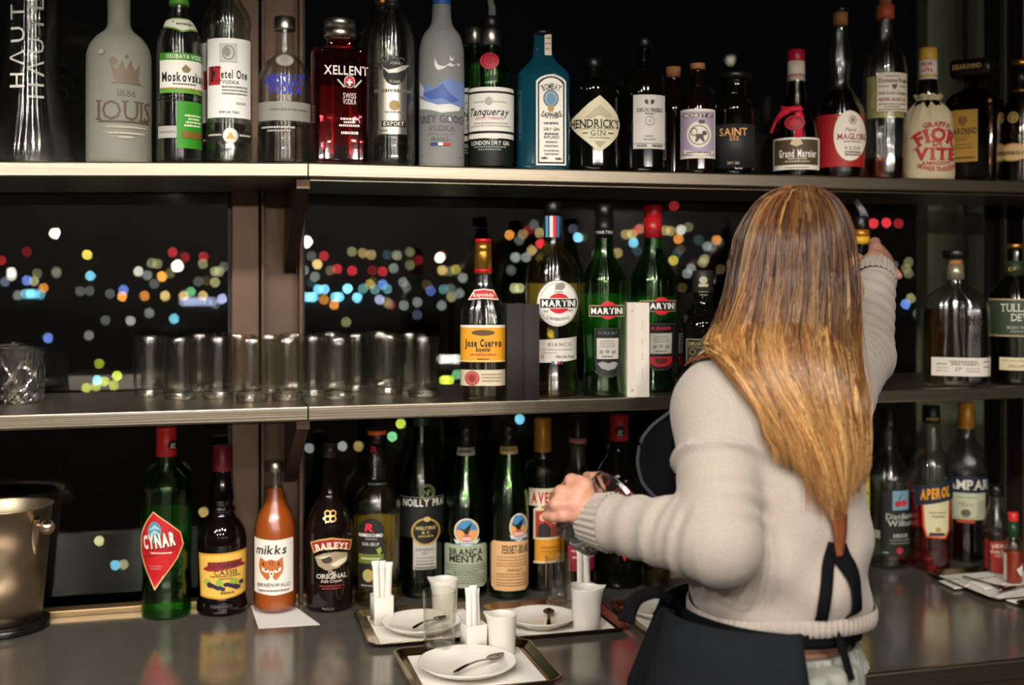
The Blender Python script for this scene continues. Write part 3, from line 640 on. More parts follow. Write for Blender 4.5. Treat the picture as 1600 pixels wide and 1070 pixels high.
b.ring('stopper', [(60, 12), (61, 13.5), (73, 13.5), (76, 11)], blackp)
b.lab('front_label', [('r', 990, 152, 1038, 233, 'c6c0b8')], [('p', [(1007, 160), (1011, 159), (1013, 162), (1012, 167), (1008, 165)], '3a3632'), ('p', [(1022, 160), (1018, 159), (1016, 162), (1017, 167), (1021, 165)], '3a3632'), ('t', 'DEUX FRERES', 1015, 175, 5.5, 38, '2a2622', dict(bold=.01, serif=True)), ('m', 1008, 1022, 180.5, 2, '6a655c'), ('o', 1015, 191, 7, 7, 1, '8a857c'), ('t', 'A', 1015, 191, 4, 3, '6a655c'), ('m', 1008, 1020, 214, 2, '8a857c'), ('m', 1006, 1023, 219, 2, '8a857c'), ('r', 991, 224.5, 1037, 225.3, '9a958c'), ('m', 996, 1010, 228.5, 3, '55504a'), ('m', 1018, 1033, 228.5, 3, '55504a')])
b = B('gin_bottle', 'small dark bottle with a bare cork, set back behind the monkey label bottle', 'bottle', 1052, [(118, 11), (124, 10), (134, 13), (150, 20), (170, 26), (200, 27), (262, 27), (270, 26)], brownblack, off=.09)
b.ring('cork', [(106, 11.5), (121, 11)], cork)
b = B('gin_bottle', 'small dark apothecary bottle with cork and purple stamp label of a monkey', 'bottle', 1090, [(108, 9.5), (136, 10), (144, 14), (152, 21), (164, 26.5), (178, 28), (264, 28), (271, 27)], brownblack)
b.ring('cork', [(100, 11.5), (108, 11.5), (109, 8), (114, 8)], cork)
b.lab('stamp_label', [('r', 1064, 173, 1116.5, 248, 'ddd5c6')], [('r', 1066, 177, 1114.5, 244, 'a494ac'), ('p', [(1070, 180), (1112, 180), (1112, 186), (1070, 186)], '3a342e'), ('t', 'MONKEY 47', 1091, 183, 5, 40, 'e4ddcc', dict(bold=.02)), ('e', 1092, 212, 18, 20, 'ddd5c6'), ('o', 1092, 213, 15, 15, 1.4, '6a5e50'), ('e', 1093, 215, 6, 4, '4d4438'), ('e', 1100, 210, 3.5, 3.5, '4d4438'), ('o', 1085, 208, 5, 6, 1.2, '4d4438'), ('p', [(1088, 217), (1086, 223), (1090, 223), (1093, 218), (1098, 223), (1101, 223), (1098, 216)], '4d4438'), ('e', 1096, 193, 5, 3, '4d4438'), ('p', [(1070, 234), (1092, 240), (1113, 236), (1113, 241), (1092, 245), (1070, 240)], 'ddd5c6'), ('m', 1074, 1110, 239.5, 2.5, '6a5e50')])
b = B('gin_bottle', 'matt dark wide-necked bottle with gold lettering', 'bottle', 1147, [(124, 21), (136, 20), (148, 20), (154, 24), (162, 29), (172, 31.5), (190, 32), (264, 32), (272, 31)], black)
b.ring('lip', [(115, 25), (116, 27), (123, 27), (126, 24)], blackp); b.ring('sleeve', [(196, 32.3), (262, 32.3)], pm('dark_grey_sleeve', '232326', .6))
b.lab('lettering', [], [('t', 'SAINT', 1146, 208, 11, 40, 'd89a50', dict(bold=.02)), ('t', '252', 1147, 218, 6, 14, 'c88a40', dict(bold=.03)), ('t', 'DRY GIN', 1146, 255, 4, 17, 'b8a890')], y=215, extra=.0008)
b = B('liqueur_bottle', 'dark bulbous liqueur bottle with red ribbon, wax seal and brown label', 'bottle', 1244, [(110, 12.5), (126, 13), (140, 15), (150, 17), (160, 17.5), (168, 20), (180, 27), (194, 32.5), (208, 35), (222, 35.5), (266, 35), (274, 34)], thin('brown_glass', (.4, .26, .12), .11, .95, .06), off=.014)
b.liq(162, liqDk)
b.ring('cap', [(79, 11.5), (80, 13), (96, 13.5), (97, 13)], pm('dark_red_cap', 'a0122c', .35)); b.ring('neck_label', [(97, 13.2), (127, 13.8)], pm('neck_paper', 'c8bda8', .6)); b.ring('neck_stripe', [(117, 13.9), (121, 14)], pm('neck_stripe_red', 'b06a78', .6))
b.lab('front_label', [('r', 1209, 216, 1279, 264, 'e0dccf')], [('r', 1212, 219, 1276, 257, '4f3f2a'), ('t', 'Grand Marnier', 1246, 240, 11, 54, 'ece8dc', dict(bold=.03, cond=.6)), ('p', [(1238, 219), (1250, 219), (1254, 226), (1244, 230), (1235, 226)], 'c8b890'), ('m', 1232, 1260, 248, 2, 'c8b890'), ('m', 1228, 1264, 252, 2, 'c8b890'), ('m', 1228, 1262, 261, 2, '8a8474')])
rib = pm('red_ribbon', 'd01e3c', .45)
def ribbon(b, pts, w, name='ribbon'):
    P = []
    for x, y, e in pts:
        r = b.rf(y) * b.m + e; a = (x - b.cx) * b.m / max(r, .02); P.append(Vector((r * math.sin(a), -r * math.cos(a), b.z(y))))
    v = []; n = len(P)
    for i, p in enumerate(P):
        d = (P[min(i + 1, n - 1)] - P[max(i - 1, 0)]).normalized(); nn = Vector((p.x, p.y, 0)).normalized(); s_ = d.cross(nn).normalized() * w / 2 * b.m
        v += [p + s_, p - s_, p - s_ + nn * .0008, p + s_ + nn * .0008]
    f = [(0, 1, 2, 3)]
    for i in range(n - 1):
        for j in range(4): f.append((4 * i + j, 4 * i + (j + 1) % 4, 4 * i + 4 + (j + 1) % 4, 4 * i + 4 + j))
    f.append(tuple(4 * n - 1 - j for j in range(4)))
    link(name, mesh(name, v, f), rib, b.o)
ribbon(b, [(1243, 172, .002), (1230, 174, .003), (1216, 180, .004), (1204, 190, .006), (1194, 206, .008)], 11)
ribbon(b, [(1212, 168, .003), (1224, 170, .004), (1238, 173, .004), (1250, 170, .003), (1252, 175, .002)], 7)
ribbon(b, [(1246, 176, .002), (1250, 186, .002), (1248, 200, .002), (1248, 216, .0015)], 12)
b.lab('wax_seal', [('e', 1242, 194, 14, 12, '9a1428')], [('o', 1242, 194, 11, 9, 1.4, '7a0c1c'), ('e', 1242, 194, 6, 5, 'b01c34')], extra=.004)
b = B('brandy_bottle', 'long wavy-necked brandy bottle of red spirit with oval white label', 'bottle', 1313, [(38, 11.5), (56, 12.5), (76, 15.5), (96, 17), (112, 16), (128, 13.5), (136, 15), (146, 22), (158, 30), (172, 36), (188, 38.5), (210, 39), (268, 38), (278, 37)], clear)
b.liq(142, liqDR); b.ring('cork', [(20, 11.5), (40, 11)], cork); b.ring('stopper', [(11, 11), (12, 12.5), (20, 12.5), (21, 11)], blackp)
b.lab('back_label', [('r', 1278, 182, 1349, 262, 'a0181c')], y=230, extra=-.0004)
b.lab('front_label', [('e', 1327, 215, 24.5, 39, 'b08a60'), ('e', 1327, 215, 23.5, 38, 'e2d8c8')], [('o', 1331, 191, 5.5, 7, 1.2, '8a7a68'), ('e', 1331, 191, 2.5, 4, '8a7a68'), ('t', 'Pere', 1328, 206, 6, 15, '77404a', dict(italic=.4)), ('t', 'MAGLOIRE', 1329, 216.5, 8.5, 40, '8a2a3a', dict(serif=True, bold=.01)), ('m', 1318, 1342, 224, 2, '8a7a68'), ('t', 'V.S.O.P', 1330, 234, 5, 22, '4a3c34', dict(serif=True)), ('m', 1319, 1342, 240, 2.5, '6a5c50'), ('m', 1320, 1341, 244, 2.5, '6a5c50')])
b = B('brandy_bottle', 'tall clear brandy bottle with cream label and a last finger of amber spirit', 'bottle', 1383, [(4, 11), (30, 11.5), (56, 12.5), (66, 15), (76, 22), (88, 29), (104, 32.5), (124, 33.5), (268, 33), (279, 32)], clear)
b.liq(247, liqA); b.ring('cork', [(-14, 9), (11, 10)], cork); b.ring('capsule', [(9, 12.5), (10, 13.5), (29, 14), (30, 13)], pm('orange_capsule', 'b8502c', .5))
b.lab('back_label', [('r', 1354, 122, 1412, 186, 'a89f66')], extra=-.003)
b.lab('front_label', [('r', 1371, 118, 1415, 177, 'ddd2bc')], [('t', 'Domaine Frapin', 1394, 130, 6, 40, '3a2c28', dict(bold=.02, serif=True)), ('m', 1384, 1404, 123.5, 2, '8a7c6c'), ('p', [(1393, 136), (1400, 136), (1400, 140), (1396.5, 144), (1393, 140)], '7a4a30'), ('m', 1374, 1388, 139, 2, '8a7c6c'), ('m', 1404, 1413, 139, 2, '8a7c6c'), ('t', 'Vieille Grande Champagne', 1393, 149, 5, 40, '6a4a44', dict(italic=.2)), ('t', 'PREMIER GRAND CRU', 1393, 159, 5, 38, '8a3c3c', dict(serif=True)), ('m', 1374, 1412, 166, 2, '8a7c6c'), ('m', 1382, 1404, 170, 2, '8a7c6c'), ('m', 1374, 1412, 174, 2, '8a7c6c')])
# grappa in a cloth bag
b = B('grappa_bottle', 'grappa bottle in a drawstring cream cloth bag with red lettering', 'bottle', 1450, [(90, 13), (124, 13.5), (140, 14), (152, 15), (165, 24), (180, 30), (276, 30), (280, 29)], brownblack)
b.ring('cap', [(76, 12.5), (77, 13.5), (94, 14), (95, 13.5)], pm('yellow_cap', 'd0a03c', .4), knurl=.015); b.ring('neck_label', [(95, 13.6), (125, 14.4)], pm('neck_paper_white', 'e4d8c8', .6)); b.ring('neck_stripe', [(118, 14.3), (121, 14.5)], pm('neck_yellow', 'd0a03c', .5))
b.lab('lettering', [], [('t', 'FIOR', 1449, 102, 5, 15, 'b03a34', dict(bold=.03)), ('t', 'DI', 1449, 107.5, 3, 4, 'b03a34'), ('t', 'VITE', 1449, 112, 5, 15, 'b03a34', dict(bold=.03))], y=108, extra=.0008)
cloth = pm('cream_canvas', 'cabb98', .9, bump=((900, 900, 900), .5, .0006), var=((60, 60, 60), 'b9a984'))
bagf = pchip([149, 153, 157, 163, 172, 185, 205, 240, 268, 277, 280], [22, 20, 17, 22, 30, 35, 37.5, 39, 39.5, 38.5, 37])
rings = []
for y in [280, 277, 272, 262, 250, 238, 226, 214, 202, 194, 186, 180, 174, 168, 163, 160, 157, 155, 153, 151, 149]:
    ring = []
    pl = max(0, min(1, (205 - y) / 45))
    for j in range(72):
        a = 2 * math.pi * j / 72
        r = bagf(y) * b.m * (1 + pl * (.05 * math.sin(9 * a + .6) + .035 * math.sin(14 * a + 2)) + .01 * math.sin(3 * a + y * .05))
        ring.append((r * math.cos(a), r * math.sin(a), b.z(y) + (.0015 * math.sin(9 * a) if y < 152 else 0)))
    rings.append(ring)
v, f = loft(rings, True, False); bag = link('cloth_bag', mesh('cloth_bag', v, f), cloth, b.o)
v, f = tube([(bagf(157) * b.m * 1.03 * math.cos(a), bagf(157) * b.m * 1.03 * math.sin(a), b.z(157)) for a in np.linspace(0, 2 * math.pi, 30)], .0012, 6); link('drawstring', mesh('drawstring', v, f), cloth, bag)
rd = 'b0282c'
D = Decal(lambda x: 39 * math.asin(max(-.98, min(.98, (x - 1450) / 39))), b.mp(.0012, rf=lambda y: bagf(y) * 1.012))
for sh in [('t', 'GRAPPA', 1462, 197, 7, 38, rd, dict(k=.012, bold=.02, serif=True)), ('t', 'FIOR', 1459, 213, 19, 56, rd, dict(k=.016, bold=.04, serif=True, cond=.8)), ('t', 'DI', 1463, 226, 8, 12, rd, dict(bold=.04, serif=True)), ('t', 'VITE', 1459, 242, 17, 54, rd, dict(bold=.04, serif=True, cond=.8)), ('t', 'RAMAZZOTTI', 1462, 256, 5, 38, rd, dict(bold=.02)), ('t', 'GRANDE TRADIZIONE', 1461, 265, 6, 52, rd, dict(k=-.012, bold=.02))]: D.shape(sh)
D.build('lettering', bag)
b = B('amaretto_bottle', 'square amber liqueur bottle with big square black cap and gold label', 'bottle', 1523, [(120, 13), (138, 13.5), (143, 20), (148, 30), (154, 36), (160, 38.5), (172, 38.5), (270, 37), (281, 36)], thin('dark_amber_glass', (.5, .3, .16), .04, .95, .06, 0), n=6, dep=.9, rot=-14)
b.liq(165, liqDk); b.ring('cap', [(97, 28), (98, 31), (119, 31.5), (122, 29)], blackp, sup=9, n=48, dep=1)
b.lab('front_label', [('r', 1489, 174, 1536, 252, '*c39a48')], [('r', 1490, 175, 1535, 251, '*b48a3c'), ('p', [(1508, 184), (1520, 184), (1521, 192), (1514, 199), (1507, 192)], '7a5420'), ('t', 'DISARONNO', 1512, 206, 9, 46, '1c140c', dict(serif=True, bold=.02)), ('t', 'ORIGINALE', 1512, 215, 3.5, 26, '4a3414', dict(sp=.5)), ('m', 1504, 1520, 219, 2, '6a4c1c'), ('m', 1496, 1528, 226, 2, '6a4c1c'), ('m', 1496, 1528, 231, 2, '6a4c1c'), ('m', 1494, 1532, 246, 3, '4a3414')], extra=.0006)
D = Decal(lambda x: x - 1523, lambda u, y, l: (u * b.m, -31.6 * b.m - .0004, b.z(y)))
D.shape(('t', 'DISARONNO', 1519, 108, 7, 42, '*c8a860', dict(bold=.02))); D.build('lettering', b.o)
b = B('cognac_bottle', 'cognac bottle with gold ringed black neck and oval gold label, end of the upper shelf', 'bottle', 1594, [(100, 12), (142, 12.5), (150, 16), (162, 23), (178, 29), (200, 33), (240, 36), (274, 37), (282, 36)], thin('smoky_glass', (.6, .52, .42), .11, .95, .06))
b.liq(214, liqDk); b.ring('cap', [(94, 12), (95, 13.5), (101, 13.5), (103, 12.5)], gold); b.ring('neck_foil', [(103, 12.4), (141, 13)], blackp); b.ring('gold_ring', [(140, 13), (143, 13.4)], gold)
b.lab('crest', [('e', 1584, 184, 8, 9, '*b89a5c')], [('o', 1584, 184, 5, 6, 1.2, '*8a6c34')])
b.lab('front_label', [('e', 1583, 237, 21, 14, '*a8803c'), ('e', 1583, 237, 19, 12, 'd2b078')], [('t', 'Hennessy', 1583, 237, 8, 33, '1c140c', dict(bold=.015))], y=237)

# ================================================================ MIDDLE SHELF
b = B('tequila_bottle', 'tequila bottle with yellow label, red collar label and gold cap', 'bottle', 755, [(424, 12.5), (440, 13), (448, 15.5), (458, 22), (470, 29), (484, 34), (500, 35.5), (514, 36), (618, 36), (627, 35)], clear, 'mid', off=.004, n=3.2, dep=.85, rot=-4)
b.ring('cap', [(372, 12), (373, 13), (379, 13.3)], redp, sup=2, dep=1); b.ring('neck_foil', [(379, 13.2), (390, 13.4), (391, 12.7), (394, 13.4), (428, 14)], gold, sup=2, dep=1); b.ring('foil_stripe', [(420, 14.1), (426, 14.3)], redp, sup=2, dep=1)
b.liq(508, liqY)
b.lab('neck_label', [('p', [(742, 453), (757, 451), (772, 453), (783, 469), (757, 467), (733, 469)], 'd8c8b4'), ('p', [(743, 455), (757, 453), (771, 455), (780, 467), (757, 465), (736, 467)], 'b82c34')], [('t', 'Reposado', 757, 460, 6, 32, 'e8d0c4', dict(k=.012, bold=.02))], y=464, extra=.002)
b.lab('front_label', [('r', 721, 508, 790, 512, 'd8d0c0'), ('r', 721, 512, 790, 566, 'd69420')], [('e', 757, 520, 18, 4.5, '5a4010'), ('r', 721, 563.5, 790, 565, 'e8c890'), ('t', 'Jose Cuervo', 757, 536, 11, 56, '241a0c', dict(bold=.045, cond=.6)), ('t', 'Especial', 757, 546, 6, 22, '241a0c', dict(bold=.04, cond=.7)), ('m', 737, 778, 554, 3, 'b8502c'), ('m', 748, 766, 561, 2, '6a3c14')])
b.lab('base_label', [('r', 721, 578, 790, 603, 'c4b79c')], [('e', 740, 591, 11.5, 11.5, '9c3a34'), ('o', 740, 591, 9, 9, 1, 'c47a70'), ('e', 740, 591, 4, 5, '7a2420'), ('m', 755, 786, 585, 2, '8a7a60'), ('m', 755, 786, 590, 2, '8a7a60'), ('m', 755, 784, 595, 2, '8a7a60')])
def vermouth(cx, yt, yb, lbl, glass, capm, wide, off, round_=False):
    k = [(yt + 20, 13), (yt + 72, 15), (yt + 84, 18), (yt + 98, 26), (yt + 110, 32), (yt + 122, 36), (yt + 136, wide), (yt + 160, wide), (yt + 220, wide - 3), (yt + 250, wide - 5), (yt + 280, wide - 3), (yb - 8, wide), (yb, wide - 2)]
    if round_: k = [(yt + 20, 13), (yt + 66, 14.8), (yt + 74, 18), (yt + 82, 26), (yt + 92, 34), (yt + 106, 40), (yt + 126, 43), (yt + 160, 43), (yt + 200, 39.5), (yt + 232, 37), (yt + 265, 38), (yt + 293, 41), (yb - 6, 42), (yb, 40)]
    b = B('vermouth_bottle', lbl, 'bottle', cx, k, glass, 'mid', off=off)
    b.ring('cap', [(yt, 12.5), (yt + 1, 14), (yt + 19, 14.3), (yt + 20, 13.5)], capm, knurl=.012)
    return b
b = vermouth(864, 314, 625, 'largest clear vermouth bottle with round white label and dark cap', clear, blackp, 43, .03, True)
b.ring('neck_label', [(338, 14), (372, 14.8)], pm('neck_slate', '2a3c50', .5)); b.liq(386, liqY); b.back(826, 902, 446, 508)
b.lab('neck_stripes', [], [('r', 853, 338, 857, 372, '5a9ac0'), ('r', 859, 338, 864, 372, 'd8d4cc'), ('r', 864, 338, 869, 372, 'c02838'), ('r', 870, 338, 873, 372, '3a6c98')], y=355, R=15, rf=lambda y: 14.9)
b.lab('round_label', [('e', 871, 477, 31.5, 36.5, 'b8b4ac'), ('e', 871, 477, 30, 35, 'e6e2da')], [('e', 873, 477, 17, 16, 'c8202c'), ('r', 844, 469, 901, 485, 'e6e2da'), ('r', 845, 470, 900, 484, '141414'), ('t', 'MARTINI', 872.5, 477, 9.5, 50, 'f0ece4', dict(bold=.03)), ('p', [(868, 447), (880, 444), (882, 452), (876, 456), (867, 455)], '8a867e'), ('m', 866, 878, 459, 1.5, '55524c'), ('m', 850, 857, 489, 2, '77746c'), ('m', 885, 893, 488, 2, '77746c'), ('t', "L'APERITIVO", 872, 502, 4.5, 34, '55524c', dict(k=-.022)), ('o', 872, 477, 28, 33, .6, 'b0aca4')], y=477)
b.lab('front_label', [('p', [(842, 535), (871, 533), (900, 530), (900, 566), (871, 570), (842, 571)], 'cfc9be')], [('t', 'BIANCO', 874, 542, 5.5, 35, '3a3834', dict(sp=.4)), ('m', 848, 894, 550, 1.5, '8a867e'), ('m', 848, 870, 555, 1.5, '9a968e'), ('t', 'Martini Rossi', 882, 561, 4.5, 28, '44423c', dict(italic=.5)), ('e', 848, 561, 3, 3.5, 'b8a878')])
b.lab('base_stripes', [], [('r', 862, 568, 866, 573, '3a6c98'), ('r', 867, 568, 870, 573, 'd8d4cc'), ('r', 871, 568, 874, 573, 'c02838'), ('r', 875, 568, 879, 573, '2a3c50')], y=570)
def shield(b, x0, x1, y0, y1, c0, c1, top, tcol, prints):
    c = (x0 + x1) / 2; w = (x1 - x0) / 2
    P = lambda k: [(c - w + k, y0 + k), (c + w - k, y0 + k), (c + w - k, y1 - 30), (c + w - k - 3, y1 - 12), (c + w - k - 1, y1 - 8 - k), (c + 8, y1 - k), (c - 8, y1 - k), (c - w + k + 1, y1 - 8 - k), (c - w + k + 3, y1 - 12), (c - w + k, y1 - 30)]
    b.lab('front_label', [('p', P(0), c0), ('p', P(2), '0e0f0f')], [('t', top, c, y0 + 8, 4.5, 28, tcol, dict(bold=.03)), ('r', c - w + 4, y0 + 16, c + w - 4, y0 + 49, 'b9b4aa'), ('m', c - 10, c + 10, y0 + 21, 1.5, '77736a'), ('m', c - 11, c + 11, y0 + 25, 1.5, '77736a'), ('m', c - 11, c + 11, y0 + 29, 1.5, '77736a'), ('e', c - 9, y0 + 38, 3, 3, '8a8478'), ('e', c, y0 + 37, 3, 3, '8a8478'), ('e', c + 9, y0 + 38, 3, 3, '8a8478'), ('m', c - 8, c + 8, y0 + 45, 2, '55524c')] + prints)
b = vermouth(944, 319, 625, 'green vermouth bottle with dark cap and black shield label', green, blackp, 36, .012)
b.ring('neck_foil', [(339, 13.8), (373, 14.6)], pm('black_foil', '161616', .4, .4)); b.liq(432, liqG); b.back(912, 976, 462, 590)
b.lab('lettering', [], [('t', 'MARTINI', 944, 364, 5, 24, 'c8c8c0')], y=364, R=14.6, rf=lambda y: 14.8)
b.lab('badge', [('r', 921, 480, 975, 498, 'a89860')], [('e', 950, 488, 14, 14, 'c8202c'), ('r', 922.5, 481.5, 973.5, 496.5, '101010'), ('t', 'MARTINI', 948, 489, 9, 47, 'f0ece4', dict(bold=.03))])
shield(b, 929, 969, 516, 594, '2a2c2c', '0e0f0f', 'EXTRA DRY', '5c6868', [('p', [(934, 572), (942, 569), (950, 572), (958, 569), (964, 572), (960, 580), (950, 583), (940, 580)], '8a8a88')])
b = vermouth(1020, 320, 623, 'green vermouth bottle with red cap, partly behind the white box file', green, redp, 36.5, .07)
b.ring('neck_foil', [(340, 13.8), (373, 14.6)], redp); b.liq(430, liqG); b.back(988, 1052, 470, 590)
b.lab('lettering', [], [('t', 'MARTINI', 1020, 364, 5, 24, '6a1014')], y=364, R=14.6, rf=lambda y: 14.8)
b.lab('badge', [('r', 1000, 475, 1055, 493, 'a89860')], [('e', 1033, 484, 14, 14, 'c8202c'), ('r', 1001.5, 476.5, 1053.5, 491.5, '101010'), ('t', 'MARTINI', 1029, 484, 9, 46, 'f0ece4', dict(bold=.03))])
shield(b, 1012, 1052, 512, 588, '3a3a38', '0e0f0f', 'ROSSO', 'c8344a', [('p', [(1016, 566), (1048, 566), (1048, 576), (1040, 582), (1024, 582), (1016, 576)], 'b8242c'), ('p', [(1022, 568), (1042, 568), (1040, 575), (1032, 578), (1024, 575)], '5a1c1c')])
b = B('rum_bottle', 'black rum bottle with ornate dark gold label, half hidden by the hair', 'bottle', 1098, [(424, 14), (456, 15), (474, 15.5), (484, 20), (494, 30), (506, 37), (520, 39), (612, 39), (621, 38)], black, 'mid', off=.006)
b.ring('cap', [(422, 14.5), (423, 16), (458, 16.5), (460, 15.5)], pm('dark_cap', '1e1c1a', .5))
b.lab('neck_label', [], [('e', 1099, 438, 6, 6, 'b0a890'), ('r', 1092, 444, 1106, 449, 'b0a890'), ('m', 1092, 1106, 457, 2, '77705c'), ('m', 1093, 1105, 462, 2, '77705c')], y=445, R=16.5, rf=lambda y: 16.7)
b.lab('front_label', [('r', 1073, 532, 1123, 592, '8a7c54'), ('r', 1074.5, 533.5, 1121.5, 590.5, '1c1912')], [('t', 'DIPLOMATICO', 1098, 540, 5, 42, 'b8a878', dict(serif=True)), ('r', 1076, 545, 1120, 546, '8a7c54'), ('e', 1102, 562, 13, 13, '8a7c54'), ('e', 1102, 562, 10, 11, 'd0c4a4'), ('o', 1083, 553, 5, 5, 1.2, '8a7c54'), ('o', 1082, 566, 4, 5, 1.2, '8a7c54'), ('o', 1085, 579, 5, 5, 1.2, '8a7c54'), ('p', [(1092, 582), (1112, 582), (1108, 588), (1096, 588)], '8a7c54')])
b = B('rum_bottle', 'dark pourer-topped bottle gripped by the neck in the raised hand', 'bottle', 1345, [(352, 12), (372, 12.5), (390, 13), (408, 13), (424, 16), (440, 25), (458, 33), (478, 36), (604, 36), (611, 35)], brownblack, 'mid', off=.02)
held_bottle = b
b.ring('pourer_collar', [(337, 10), (339, 12), (358, 13), (360, 12)], blackp); spout(b, [(1350, 342), (1348, 330), (1342, 320), (1337, 312)], [8, 6, 5, 4], clearp)
b.ring('neck_foil', [(359, 13), (366, 13.6), (370, 13)], pm('orange_foil', 'b8782c', .35, .6)); b.ring('neck_band', [(370, 13.4), (382, 13.6)], pm('yellow_band', 'd0a424', .45))
b.lab('front_label', [('r', 1318, 500, 1382, 600, 'a8956a')], [('m', 1330, 1370, 530, 3, '5a4c34'), ('m', 1330, 1370, 545, 3, '5a4c34')])
b = B('whiskey_bottle', 'broad whiskey bottle with black stopper and white strip label', 'bottle', 1493, [(404, 11.5), (436, 13), (444, 16), (452, 26), (460, 38), (470, 46.5), (484, 50), (500, 51), (596, 51), (605, 49)], clear, 'mid', n=3, dep=.7, rot=0)
b.liq(484, liqO); b.back(1455, 1532, 486, 560); b.ring('stopper', [(391, 18.5), (392, 19.5), (402, 19.5), (404, 17)], blackp, sup=2, dep=1); b.ring('cork', [(404, 11), (414, 11.4)], cork, sup=2, dep=1); b.ring('foil', [(413, 12), (437, 13.6)], pm('pale_foil', 'b0a488', .35, .7), sup=2, dep=1)
b.lab('front_label', [('r', 1458, 559, 1544, 588, 'd4ccbe')], [('m', 1484, 1524, 565, 2, '77726a'), ('t', 'IRISH WHISKEY', 1507, 569, 4, 40, '4a4640', dict(serif=True)), ('t', '27', 1497, 577, 5, 9, '3a3632', dict(italic=.3)), ('m', 1466, 1480, 569, 2, '77726a'), ('m', 1466, 1482, 575, 1.5, '9a958c'), ('m', 1466, 1482, 580, 1.5, '9a958c'), ('m', 1508, 1528, 576, 1.5, '9a958c'), ('m', 1508, 1528, 580, 1.5, '9a958c'), ('m', 1533, 1541, 565, 2, '77726a'), ('m', 1533, 1541, 573, 2, '77726a')])
b.lab('lettering', [], [('t', 'NG', 1522, 501, 14, 19, '1a1608', dict(bold=.02, serif=True)), ('t', 'Y', 1523, 528, 10, 8, '1a1608', dict(bold=.02))], y=510)
b = B('whiskey_bottle', 'whiskey bottle with dark green label and cream strip, end of the middle shelf', 'bottle', 1586, [(388, 10.5), (400, 11), (428, 14), (438, 20), (448, 29), (458, 36), (470, 40), (486, 41), (594, 40.5), (603, 39)], thin('olive_glass', (.6, .62, .36), .11, .95, .06), 'mid')
b.liq(462, liqO); b.ring('cap', [(381, 11.5), (382, 12.5), (387, 12.5), (388, 11)], gold); b.ring('neck_label', [(408, 13.4), (432, 15.4)], pm('neck_green', '26301c', .5))
b.lab('neck_print', [], [('t', 'D', 1582, 421, 5, 10, 'c0a848', dict(italic=.4))], y=420, R=15, rf=lambda y: 15.2)
b.lab('front_label', [('r', 1548, 470, 1624, 526, '33402e'), ('r', 1548, 468, 1624, 470, 'b09a78'), ('r', 1548, 525, 1624, 527, 'b09a78')], [('t', 'TULLAMORE', 1600, 482, 12, 68, 'dcdccf', dict(serif=True)), ('t', 'DEW', 1595, 497, 11, 28, 'dcdccf', dict(serif=True)), ('t', 'IRISH WHISKEY', 1597, 513, 5, 44, 'a8ac98'), ('m', 1580, 1615, 519, 2, '8a8e78')])
b.lab('base_label', [('r', 1564, 560, 1624, 580, 'cdbf98')], [('m', 1568, 1610, 565, 1.5, '8a7e60'), ('t', 'Smooth', 1588, 573, 5, 22, '55492c', dict(italic=.5))])

# ================================================================ COUNTER ROW
b = B('aperitif_bottle', 'green bitter bottle with red kite-shaped label, nearest the ice bucket', 'bottle', 260, [(705, 13.5), (722, 14), (734, 17), (744, 26), (752, 34), (758, 38), (766, 38.5), (890, 38), (900, 36), (908, 36), (918, 38), (962, 38), (970, 36)], green, 'cnt')
b.ring('cap', [(665, 14), (666, 15), (673, 15), (673.5, 14), (675, 15), (711, 15.5), (712, 15)], pm('bright_red_cap', 'c41c24', .4)); b.liq(772, liqG); b.back(225, 292, 800, 905)
b.lab('cap_print', [], [('e', 269, 693, 6.5, 8, '1c1012'), ('t', 'g', 269, 692, 8, 7, 'e8dcd8', dict(bold=.02)), ('t', 'L', 246.5, 693, 6, 3, '1c1012')], y=690, R=15.5, rf=lambda y: 15.6)
b.lab('kite_label', [('p', [(241, 795), (262, 812), (281, 830), (285.5, 850), (276, 872), (262, 892), (243, 921), (230, 890), (222.5, 862), (223, 836), (229, 815)], 'd8b878'), ('p', [(241, 797), (262, 814), (280, 831), (283.5, 850), (275, 871), (261, 891), (243, 917), (231, 888), (224, 862), (224.5, 836), (230, 816)], 'b8141c')],
      [('e', 243, 828, 10, 17, '5a8898'), ('p', [(234, 826), (243, 816), (252, 824), (243, 822)], '9cc4cc'), ('p', [(234, 834), (243, 824), (253, 832), (243, 830)], '9cc4cc'), ('t', 'CYNAR', 248.5, 843, 21, 52, '18100c', dict(bold=.07, rot=.14, cond=.8)), ('t', 'CYNAR', 247.5, 842, 20, 51, 'efe6d4', dict(bold=.045, rot=.14, cond=.8)), ('p', [(226, 867), (272, 853), (273, 857), (228, 871)], '9a1018'), ('m', 238, 268, 861, 2.5, 'e4c8b8'), ('m', 236, 254, 882, 2, 'c86a64'), ('m', 238, 252, 886, 2, 'c86a64')], y=850)
b = B('liqueur_bottle', 'dark cassis bottle with yellow fruit label and maroon cap', 'bottle', 347, [(730, 13), (748, 14.5), (766, 17), (782, 18), (790, 16), (793, 19), (800, 20.5), (804, 18), (812, 24), (822, 31), (836, 36), (850, 37.5), (936, 36), (944, 37), (950, 39), (958, 39), (964, 36)], pm('cassis_black_glass', '0a0506', .06, spec=.6), 'cnt')
b.ring('cap', [(694, 12.5), (695, 13.5), (734, 14.2), (735, 14)], pm('maroon_cap', '6d1626', .38), knurl=.012)
b.ring('neck_glass', [(735, 13.4), (756, 15)], clear2)
